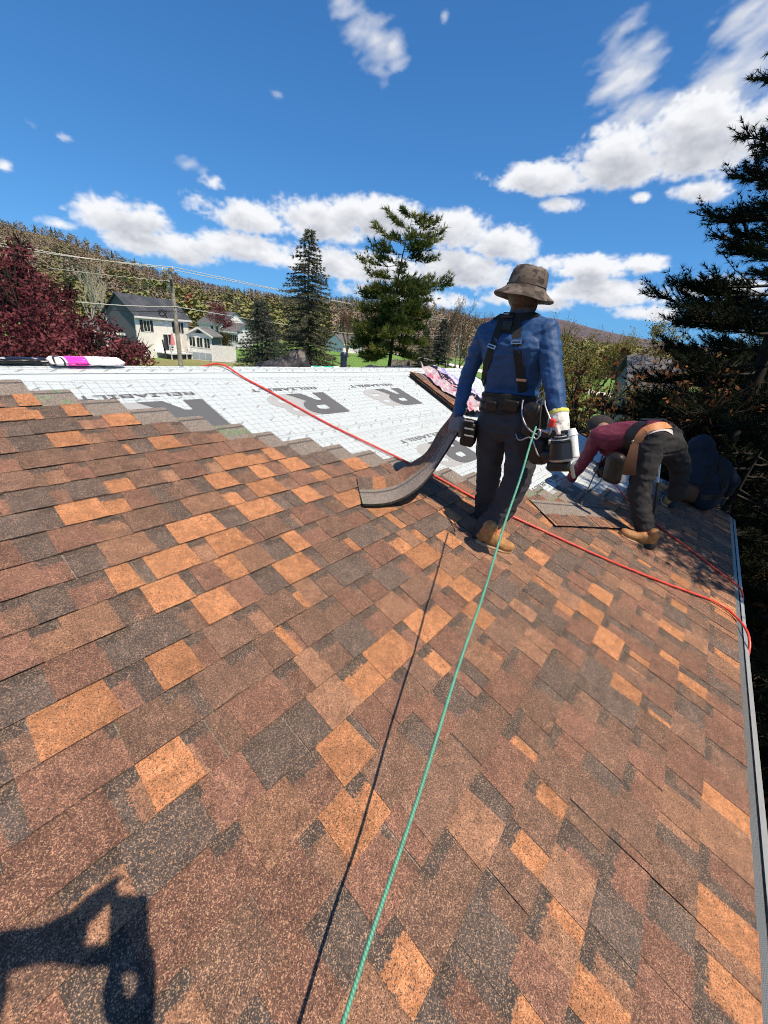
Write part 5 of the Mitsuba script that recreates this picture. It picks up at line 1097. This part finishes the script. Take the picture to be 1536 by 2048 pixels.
# ---------------------------------------------------------------- the wood close on the right
rl = np.random.default_rng(12)
def near_limbs(n, lo, hi, Lm, seed, bias=270, wid=75, pw=.55):
    r = np.random.default_rng(seed); o = []
    for i in range(n):
        zf = lo + (hi - lo) * (i + r.uniform(0, 1)) / n; a = bias + r.normal(0, wid); k = (1 - zf) ** pw + .12
        o.append((zf, a, Lm * k * r.uniform(.75, 1.15), r.uniform(-.12, .22), int(62 * k * Lm / 3) + 14))
    return o
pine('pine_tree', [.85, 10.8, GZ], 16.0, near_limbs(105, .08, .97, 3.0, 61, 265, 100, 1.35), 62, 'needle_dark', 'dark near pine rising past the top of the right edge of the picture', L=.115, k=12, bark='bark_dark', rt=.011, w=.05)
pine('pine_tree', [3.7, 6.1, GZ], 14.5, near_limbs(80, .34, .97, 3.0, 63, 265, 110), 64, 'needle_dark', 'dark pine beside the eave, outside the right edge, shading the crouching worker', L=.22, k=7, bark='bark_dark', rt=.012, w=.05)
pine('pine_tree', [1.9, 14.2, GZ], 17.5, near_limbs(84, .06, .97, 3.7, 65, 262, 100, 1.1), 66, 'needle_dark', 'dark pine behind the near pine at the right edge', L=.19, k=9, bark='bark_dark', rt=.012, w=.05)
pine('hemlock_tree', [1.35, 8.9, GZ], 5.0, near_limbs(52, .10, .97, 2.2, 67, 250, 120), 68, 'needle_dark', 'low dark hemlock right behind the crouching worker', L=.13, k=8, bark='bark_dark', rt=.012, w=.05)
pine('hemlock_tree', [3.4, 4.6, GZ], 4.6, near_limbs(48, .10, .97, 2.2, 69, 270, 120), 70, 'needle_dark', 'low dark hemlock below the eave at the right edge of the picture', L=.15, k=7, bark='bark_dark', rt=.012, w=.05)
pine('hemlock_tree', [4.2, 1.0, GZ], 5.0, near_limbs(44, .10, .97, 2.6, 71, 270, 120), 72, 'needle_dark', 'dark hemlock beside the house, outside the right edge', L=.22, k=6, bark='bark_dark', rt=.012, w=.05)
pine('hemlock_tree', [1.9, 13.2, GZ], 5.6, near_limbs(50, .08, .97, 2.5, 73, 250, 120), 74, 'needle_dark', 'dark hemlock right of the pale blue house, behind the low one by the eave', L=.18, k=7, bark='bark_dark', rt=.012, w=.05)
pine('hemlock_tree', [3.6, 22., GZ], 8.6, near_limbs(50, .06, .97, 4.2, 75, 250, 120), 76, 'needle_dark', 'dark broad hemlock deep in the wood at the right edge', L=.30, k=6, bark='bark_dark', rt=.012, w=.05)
# budding and bare growth beyond the far end of the roof
shrubby('budding_tree', [-2.9, 26.5, GZ], 8.4, 81, 'olive budding tree right behind the standing man\'s right arm', 'bud_olive', 'bark_brown', 9000, .055, .09, 5, .55, (3, 4), upb=.35, stems=2, jit=.12)
for x, y, h, sd, lb in ((-4.6, 17.5, 5.2, 95, 'olive budding sapling beside the standing man\'s right elbow'), (-6.6, 24., 7.6, 96, 'olive budding tree rising just right of the standing man\'s shoulder'), (-5.0, 21., 6.2, 97, 'slim olive budding tree between the man\'s glove and the pale blue house'), (-9.5, 30., 8.5, 98, 'olive budding tree half hidden behind the standing man\'s right arm')):
    shrubby('budding_tree', [x, y, GZ], h, sd, lb, 'bud_olive', 'bark_dark', 6500, .045, .07, 5, .6, (3, 4), upb=.3, stems=3, jit=.12)
shrubby('brush', [-3.3, 14.5, GZ], 3.2, 99, 'tangle of bare brush low beyond the roof end, right beside the nail gun', 'leaf_dull', 'bark_dark', 6500, .045, .035, 4, .7, (3, 4), cat='brush', stems=7, jit=.12)
shrubby('budding_tree', [-.6, 22.0, GZ], 6.6, 82, 'dark-stemmed budding tree in front of the pale blue house', 'bud_olive', 'bark_dark', 6500, .042, .075, 5, .6, (3, 4), upb=.3, stems=2, jit=.1, lean=(.1, 0, 1))
shrubby('budding_tree', [1.6, 31., GZ], 8.4, 83, 'olive budding tree beyond the pale blue house, half behind dark pine branches', 'bud_olive', 'bark_brown', 7000, .055, .09, 5, .55, (3, 4), upb=.35, stems=2, jit=.15)
shrubby('budding_tree', [-7.2, 36., GZ], 8.6, 84, 'olive budding tree left of the standing man\'s raised shoulder', 'bud_olive', 'bark_brown', 6500, .06, .09, 5, .5, (3, 4), upb=.4, stems=2, jit=.15)
shrubby('brush', [-1.6, 13.6, GZ], 3.6, 85, 'tangle of thin bare brush beyond the end of the roof, nearest the maroon worker', 'leaf_dull', 'bark_dark', 6000, .045, .035, 4, .7, (3, 4), cat='brush', stems=6, jit=.1)
shrubby('brush', [1.0, 15.6, GZ], 3.8, 86, 'tangle of thin bare brush behind the maroon worker\'s back', 'leaf_dull', 'bark_dark', 6000, .045, .035, 4, .7, (3, 4), cat='brush', stems=6, jit=.1)
shrubby('oak_tree', [.35, 9.3, GZ], 6.6, 87, 'thin oak sapling still holding dead brown leaves among the dark pines', 'leaf_brown', 'bark_dark', 900, .055, .06, 4, .55, (3, 4), lean=(-.2, -.05, 1), upb=.15, jit=.05)
shrubby('brush', [-3.6, 18.5, GZ], 3.4, 93, 'tangle of thin bare brush beyond the roof, just right of the standing man\'s arm', 'leaf_dull', 'bark_dark', 6000, .05, .035, 4, .7, (3, 4), cat='brush', stems=6, jit=.12)
shrubby('brush', [-.2, 20., GZ], 4.0, 94, 'tangle of bare brush in front of the pale blue house\'s left corner', 'leaf_dull', 'bark_dark', 6000, .05, .035, 4, .7, (3, 4), cat='brush', stems=6, jit=.12)
for i, (x, y, h, sd) in enumerate(((2.0, 5.2, 2.2, 88), (2.2, 7.6, 2.6, 89), (2.0, 11.5, 2.8, 90), (2.5, 3.0, 1.9, 91))):
    shrubby('understory_shrub', [x, y, GZ], h, sd, ('brown-leaved shrub in the dark below the eave beside the crouching worker', 'brown-leaved shrub in the dark behind the crouching worker\'s shoulder', 'brown-leaved shrub in the dark farther behind the crouching worker', 'brown-leaved shrub in the dark under the gutter at the lower right edge')[i], 'leaf_brown', 'bark_dark', 2600, .05, .02, 4, .7, (3, 4), cat='shrub', stems=6, jit=.10)

# ================================================================ houses, fences, poles beyond the yards
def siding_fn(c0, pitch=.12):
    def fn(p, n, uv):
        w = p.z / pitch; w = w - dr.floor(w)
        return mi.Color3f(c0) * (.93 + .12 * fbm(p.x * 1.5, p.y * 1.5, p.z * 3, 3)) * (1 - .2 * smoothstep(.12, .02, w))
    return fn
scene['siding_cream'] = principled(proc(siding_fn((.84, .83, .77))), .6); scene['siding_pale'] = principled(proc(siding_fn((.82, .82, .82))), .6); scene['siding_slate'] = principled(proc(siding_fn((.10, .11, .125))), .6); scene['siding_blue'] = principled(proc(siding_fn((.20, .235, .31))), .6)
mat('trim_white', (.74, .74, .72), .5); mottled('roof_metal', (.055, .060, .070), (.085, .090, .10), 1.2, .45); mottled('roof_asphalt', (.085, .085, .09), (.13, .13, .135), 3, .9); mat('shutter_dark', (.02, .024, .03), .6); mat('lattice_grey', (.34, .40, .45), .6)
scene['window_glass'] = {'type': 'principled', 'base_color': {'type': 'rgb', 'value': [.02, .025, .03]}, 'roughness': .06, 'specular': .7}
class Frame:
    "local axes of a building: along the front, back from it, up"
    def __init__(s, a, b):
        a, b = np.array([a[0], a[1], GZ]), np.array([b[0], b[1], GZ]); s.o = a; s.L = np.linalg.norm(b - a); s.x = (b - a) / s.L; s.y = np.array([-s.x[1], s.x[0], 0]); s.y = s.y if s.y @ (a - CAM) > 0 else -s.y
    def __call__(s, v): v = np.asarray(v, float); return s.o + v[:, :1] * s.x + v[:, 1:2] * s.y + v[:, 2:3] * [0, 0, 1]
def fbox(key, F, lo, hi, m): mb = MB(); mb.box(lo, hi, F); return obj(key, mb.mesh(), m)
def gable_house(key, F, W, he, hr, along, wallm, gablem, roofm, over=.3, x0=0., x1=None):
    "walls and a pitched roof; along: ridge parallel to the front"
    x1 = F.L if x1 is None else x1
    if along:
        prof = [(0, 0), (W, 0), (W, he), (W / 2, hr), (0, he)]; ends = [(x0, 0), (x1, 0)]
        fbox(key + '__wall', F, (x0, 0, 0), (x1, .12, he), wallm); fbox(key + '__wall', F, (x0, W - .12, 0), (x1, W, he), wallm)
        for x in (x0 + .001, x1 - .121):
            pr = np.array(prof); pr[:, 0] = np.clip(pr[:, 0], .121, W - .121); m = trimesh.creation.extrude_polygon(Polygon(pr), .12, engine='earcut'); v = m.vertices; obj(key + '__wall', (F(np.c_[x + v[:, 2], v[:, 0], v[:, 1]]), m.faces), gablem)
        k = (hr - he) / (W / 2)
        for s in (0, 1):
            a, b = (-over, W / 2) if s == 0 else (W + over, W / 2); za = he - k * over
            v = np.array([[x0 - over, a, za], [x1 + over, a, za], [x1 + over, b, hr], [x0 - over, b, hr]]); v = np.vstack([v + [0, 0, .02], v + [0, 0, .14]])
            rk = obj(key + '__roof', (F(v), np.array([[0, 1, 2, 3], [4, 7, 6, 5], [0, 4, 5, 1], [1, 5, 6, 2], [2, 6, 7, 3], [3, 7, 4, 0]])), roofm)
            if s == 0 and roofm == 'roof_metal':
                for x in np.arange(x0 - over + .3, x1 + over, .45):
                    v = np.array([[x, a, za + .14], [x + .05, a, za + .14], [x + .05, b, hr + .14], [x, b, hr + .14]]); v = np.vstack([v, v + [0, 0, .05]]); obj(rk + '__rib', (F(v), np.array([[0, 1, 2, 3], [4, 7, 6, 5], [0, 4, 5, 1], [1, 5, 6, 2], [2, 6, 7, 3], [3, 7, 4, 0]])), roofm)
        fbox(key + '__fascia', F, (x0 - over, -over - .05, he - k * over - .12), (x1 + over, -over - .002, he - k * over + .10), 'trim_white')
    else:
        L = x1 - x0; pr = np.array([(x0, 0), (x1, 0), (x1, he), ((x0 + x1) / 2, hr), (x0, he)])
        m = trimesh.creation.extrude_polygon(Polygon(pr), .12, engine='earcut'); v = m.vertices
        obj(key + '__wall', (F(np.c_[v[:, 0], v[:, 2], v[:, 1]]), m.faces[:, ::-1]), gablem); obj(key + '__wall', (F(np.c_[v[:, 0], W - .12 + v[:, 2], v[:, 1]]), m.faces[:, ::-1]), gablem)
        fbox(key + '__wall', F, (x0 + .001, .121, 0), (x0 + .12, W - .121, he), wallm); fbox(key + '__wall', F, (x1 - .12, .121, 0), (x1 - .001, W - .121, he), wallm)
        k = (hr - he) / (L / 2); xm = (x0 + x1) / 2
        for s in (-1, 1):
            a = x0 - over if s < 0 else x1 + over; za = he - k * over
            v = np.array([[a, -over, za], [a, W, za], [xm, W, hr], [xm, -over, hr]]); v = np.vstack([v + [0, 0, .02], v + [0, 0, .14]])
            obj(key + '__roof', (F(v), np.array([[0, 1, 2, 3], [4, 7, 6, 5], [0, 4, 5, 1], [1, 5, 6, 2], [2, 6, 7, 3], [3, 7, 4, 0]])), roofm)
            v = np.array([[a, -over - .04, za - .08], [xm, -over - .04, hr - .08], [xm, -over - .002, hr - .08], [a, -over - .002, za - .08]]); v = np.vstack([v, v + [0, 0, .24]])
            obj(key + '__fascia', (F(v), np.array([[0, 1, 2, 3], [4, 7, 6, 5], [0, 4, 5, 1], [1, 5, 6, 2], [2, 6, 7, 3], [3, 7, 4, 0]])), 'trim_white')
def window(key, F, x, z, w, h, shut=0., panes=2, y=0., name='window'):
    k = numbered(f'{key}__{name}'); mb = MB()
    for a, b, c, d in ((-.07, w + .07, -.07, 0), (-.07, w + .07, h, h + .09), (-.07, 0, 0, h), (w, w + .07, 0, h)): mb.box((x + a, y - .05, z + c), (x + b, y - .001, z + d), F)
    for i in range(1, panes): mb.box((x + w * i / panes - .03, y - .045, z), (x + w * i / panes + .03, y - .001, z + h), F)
    obj(k, mb.mesh(), 'trim_white'); fbox(k + '__pane', F, (x, y - .02, z), (x + w, y - .004, z + h), 'window_glass')
    if shut:
        for a in (x - .09 - shut, x + w + .09): fbox(key + '__shutter', F, (a, y - .05, z - .05), (a + shut, y - .002, z + h + .05), 'shutter_dark')
# ---- cream house with a dark metal roof
F = Frame(grd(262, 59), grd(371, 64.5)); he = dist(258, 627, 59)[2] - GZ
W1 = 4.6; hr = he + 1.95
hs = thing('house', 'cream two-storey house with a dark ribbed metal roof behind the utility pole', 'house')
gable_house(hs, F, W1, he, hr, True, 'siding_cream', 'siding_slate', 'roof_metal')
fx = lambda t: t * F.L
window(hs, F, fx(.13), he - 1.75, .85, 1.15, .38); window(hs, F, fx(.72), he - 1.75, .85, 1.15, .38)
window(hs, F, fx(.46), .85, 1.5, 1.9, 0, 2, name='sliding_door')
dk = obj(hs + '__deck', (lambda m: (F(m.vertices), m.faces))(trimesh.creation.box(bounds=[(fx(.30), -2.4, .62), (fx(.92), -.06, .74)])), 'trim_white')
for i in range(3): fbox(dk + '__rail', F, (fx(.30), -2.42, .95 + i * .3), (fx(.92), -2.36, 1.08 + i * .3), 'trim_white')
for t in np.linspace(.31, .91, 5): fbox(dk + '__post', F, (fx(t) - .05, -2.36, 0), (fx(t) + .05, -2.26, 1.75), 'trim_white')
fbox(dk + '__skirting', F, (fx(.31), -2.2, .02), (fx(.91), -2.15, .61), 'shutter_dark')
F2 = Frame(grd(366, 61.5), grd(417, 60.5)); F2o = F2
h2e = dist(417, 673, 59.5)[2] - GZ; h2r = dist(390, 655, 61.5)[2] - GZ
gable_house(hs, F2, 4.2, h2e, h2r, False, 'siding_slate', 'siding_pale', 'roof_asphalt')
for t in (.10, .40, .70): window(hs, F2, F2.L * t, h2e - 1.45, F2.L * .22, 1.15, 0, 2)
for t in (.18, .45, .72): fbox(hs + '__panel', F2, (F2.L * t, -.03, .12), (F2.L * (t + .25), -.004, h2e - 2.1), 'lattice_grey')
m = trimesh.creation.extrude_polygon(Polygon([(-.55, 0), (.55, 0), (0, .42)]), .03, engine='earcut'); v = m.vertices; obj(hs + '__vent', (F2(np.c_[F2.L / 2 + v[:, 0], -.032 + v[:, 2], h2e + .25 + v[:, 1]]), m.faces), 'shutter_dark')
up_ = dist(346, 690, 60.5); um = trimesh.creation.revolve(np.array([[0, 0], [.28, .05], [.20, .7], [.06, 1.4], [0, 1.45]]), sections=14); mat('pink_cloth', (.62, .20, .24), .9)
k = thing('patio_umbrella', 'closed pink patio umbrella on the deck of the cream house', 'umbrella'); obj(k + '__canopy', (um.vertices + up_, um.faces), 'pink_cloth', 40); obj(k + '__pole', tube([up_ + [0, 0, -1.1], up_ + [0, 0, 1.5]], .03, 6), 'trim_white')
F3 = Frame(grd(150, 62), grd(262, 60.5)); hw = thing('house', 'low dark-roofed house with pale trim mostly hidden behind the purple-leafed tree', 'house')
z3 = dist(210, 663, 61)[2] - GZ; gable_house(hw, F3, 5., z3, z3 + 1.1, True, 'siding_pale', 'siding_pale', 'roof_asphalt')
for t in (.2, .5, .75): window(hw, F3, F3.L * t, z3 - 1.7, .9, 1.1)
F4 = Frame(grd(416, 104), grd(437, 99)); ha = thing('house', 'distant white house with a steep brown roof left of the spruces', 'house')
z4 = dist(430, 648, 101)[2] - GZ; gable_house(ha, F4, 7, z4, z4 + 2.6, True, 'siding_pale', 'siding_pale', 'roof_asphalt', x0=-6.5); window(ha, F4, F4.L * .1, z4 - 1.5, 1.2, 1.2); window(ha, F4, F4.L * .6, z4 - 1.5, 1.2, 1.2)
F5 = Frame(grd(437, 92), grd(470, 90)); hb = thing('house', 'distant low white house with a grey roof beside the shorter blue-green spruce', 'house')
z5 = dist(445, 661, 91)[2] - GZ; gable_house(hb, F5, 6, z5, z5 + 1.5, True, 'siding_pale', 'siding_pale', 'roof_asphalt')
for t in (.15, .5, .75): window(hb, F5, F5.L * t, z5 - 1.7, .8, 1.1, .25)
F6 = Frame(grd(690, 112), grd(728, 118)); hc_ = thing('house', 'pale house glimpsed between the tallest spruce and the tall pine', 'house')
z6 = dist(705, 690, 114)[2] - GZ; gable_house(hc_, F6, 6, max(2.2, z6), max(2.2, z6) + 2, True, 'siding_pale', 'siding_pale', 'roof_asphalt'); window(hc_, F6, 1.2, .9, 1., 1.1); window(hc_, F6, 4, .9, 1., 1.1)
F7 = Frame(grd(1290, 25), grd(1390, 25.5)); hd_ = thing('house', 'pale blue house half hidden by dark branches at the right', 'house')
z7 = dist(1320, 776, 25)[2] - GZ; gable_house(hd_, F7, 5, z7, z7 + 1.3, True, 'siding_blue', 'siding_blue', 'roof_asphalt'); window(hd_, F7, F7.L * .55, z7 - 1.5, .9, 1.0)
# ---- white board fence, weathered board fence
def fence(name, a, b, h, matk, label, panel=2.2, board=.14, gap=.012):
    F = Frame(a, b); t = thing(name, label, 'fence'); n = max(1, round(F.L / panel)); w = F.L / n; r = random.Random(int(F.L * 10))
    for i in range(n):
        fbox(t + '__post', F, (i * w - .06, -.06, 0), (i * w + .06, .06, h + .1), matk)
        mb = MB(); x = i * w + .07
        while x + board < (i + 1) * w - .06: mb.box((x, -.02, .05), (x + board - gap, .012 + r.uniform(-.004, .004), h + r.uniform(-.03, .03) * (matk != 'trim_white')), F); x += board
        tag(obj(t + '__boards', mb.mesh(), matk), kind='stuff')
    return t
mottled('wood_grey', (.16, .14, .115), (.26, .235, .20), 2.5, .95)
fence('white_fence', grd(416, 59.5), grd(470, 60.), 2.05, 'trim_white', 'tall white board fence between the cream house and the shorter spruce')
fence('board_fence', grd(788, 76), grd(884, 88), 1.5, 'wood_grey', 'weathered grey board fence at the foot of the tall pine and the small spruces')
# ---- utility poles and lines
mottled('pole_wood', (.24, .21, .175), (.38, .345, .30), 3, .9); mat('wire_pale', (.55, .53, .48), .6); mat('wire_black', (.02, .02, .02), .6)
pk = thing('utility_pole', 'grey wooden utility pole with a crossarm standing in front of the cream house', 'utility pole')
pt0, pt1 = dist(362, 733, 40), dist(340, 536, 40); pb0 = pt0 + (pt0 - pt1) * ((pt0[2] - GZ) / (pt1[2] - pt0[2])); obj(pk + '__pole', tube([pb0, (pb0 + pt1) / 2, pt1], [.19, .165, .135], 14), 'pole_wood', True)
ca, cb_ = dist(327, 543, 40.4), dist(351, 541, 39.8); obj(pk + '__crossarm', xf(trimesh.creation.box((np.linalg.norm(cb_ - ca), .10, .12)), frame((ca + cb_) / 2 + [.1, -.16, 0], cb_ - ca, [0, 0, 1])), 'pole_wood')
ins = []
for t in (.06, .9): q = ca + (cb_ - ca) * t + [.1, -.16, .06]; ins.append(q + [0, 0, .16]); obj(pk + '__insulator', tube([q, q + [0, 0, .08], q + [0, 0, .16]], [.03, .05, .03], 8), 'trim_white', True)
for y in (562, 573): q = dist(341 + (y - 536) * .113, y, 39.8); obj(pk + '__bracket', tube([q, q + [-.55, -.1, 0]], .035, 6), 'wire_pale')
q = dist(343, 566, 39.7); obj(pk + '__fuse_box', xf(trimesh.creation.box((.14, .14, .5)), frame(q, [1, 0, 0], [0, 0, 1])), 'wire_black')
pk2 = thing('utility_pole', 'thin leaning pale utility pole between the small spruces and the standing man', 'utility pole')
u0, u1 = dist(912, 722, 92), dist(923.5, 641, 92); ub = u0 + (u0 - u1) * ((u0[2] - GZ) / (u1[2] - u0[2])); obj(pk2 + '__pole', tube([ub, u1], [.22, .16], 12), 'pole_wood', True); q = dist(921, 673, 91.6); e = trimesh.creation.icosphere(2, .28); e.apply_translation(q); obj(pk2 + '__lamp', e, 'trim_white', True)
pk3 = thing('utility_pole', 'short white-capped pole standing among the purple leaves at the left', 'utility pole')
w0, w1 = dist(96, 606, 30), dist(88, 574, 30); obj(pk3 + '__pole', tube([w0 + (w0 - w1) * 4.2, w0, w1], [.13, .12, .10], 10), 'trim_white', True)
def wire(pts, sag, r, matk, label, group=None):
    P = []
    for a, b in zip(pts[:-1], pts[1:]):
        t = np.linspace(0, 1, 24)[:, None]; P.append(a + (b - a) * t - np.array([0, 0, 4 * sag]) * t * (1 - t))
    return tag(obj('power_line', tube(np.vstack([P[0]] + [p[1:] for p in P[1:]]), r, 5), matk), label, 'power line', group)
wire([dist(-160, 452, 44), ins[0], dist(923, 642, 92)], .25, .027, 'wire_pale', 'uppermost pale power line over the crossarm of the nearer pole')
wire([dist(-160, 463, 44), ins[1], dist(924, 648, 92)], .25, .027, 'wire_pale', 'second pale power line just below the uppermost one, on the crossarm')
wire([dist(100, 536, 44), dist(344, 563, 39.7)], .05, .018, 'wire_pale', 'thin line from the left to the bracket under the crossarm')
wire([dist(92, 598, 30.2), dist(349, 613, 39.8), dist(700, 667, 70), dist(919, 672, 91.6)], .12, .03, 'wire_pale', 'lower pale cable crossing in front of the cream house\'s roof')
wire([dist(94, 604, 30.2), dist(350, 622, 39.8), dist(520, 646, 60)], .2, .026, 'wire_black', 'black cable sagging just below the lower pale cable before the cream house')
q = [dist(x, y, 38.6) for x, y in ((316, 624), (322, 620), (332, 623), (326, 632), (318, 628), (324, 623), (330, 629), (335, 636))]
tag(obj('cable_coil', tube(spline(q, 40), .045, 6), 'wire_black', True), 'coiled black cable hanging on the lines left of the nearer pole', 'cable')
tag(obj('guy_guard', tube([dist(325, 680, 44), dist(333, 716, 42)], .07, 6), 'wire_black', True), 'slanted black rod in the yard left of the nearer utility pole', 'guy rod')

# ---------------------------------------------------------------- kinds of which there are several
for name, phrase in {'spruce_tree': 'spruces beyond the ridge', 'pine_tree': 'pines round the house', 'hemlock_tree': 'dark hemlocks beyond the eave', 'budding_tree': 'budding trees beyond the end of the roof', 'brush': 'bare brush beyond the end of the roof',
                     'bare_tree': 'bare trees beyond the yards', 'birch_tree': 'birches behind the houses', 'utility_pole': 'utility poles along the street', 'power_line': 'lines on the utility poles', 'understory_shrub': 'shrubs in the dark below the eave',
                     'person': 'people on the roof', 'air_hose': 'air hoses across the roof', 'nail_gun': 'nail guns in use', 'black_tarp': 'black tarps beyond the ridge', 'plastic_wrapper': 'bundle wrappers left on the ridge'}.items():
    for k in labels:
        if (k == name or (k.startswith(name + '_') and k[len(name) + 1:].isdigit())): labels[k]['group'] = phrase
for k in labels:
    if k.startswith('house_') and '__' not in k: labels[k]['group'] = 'houses of the neighbourhood'
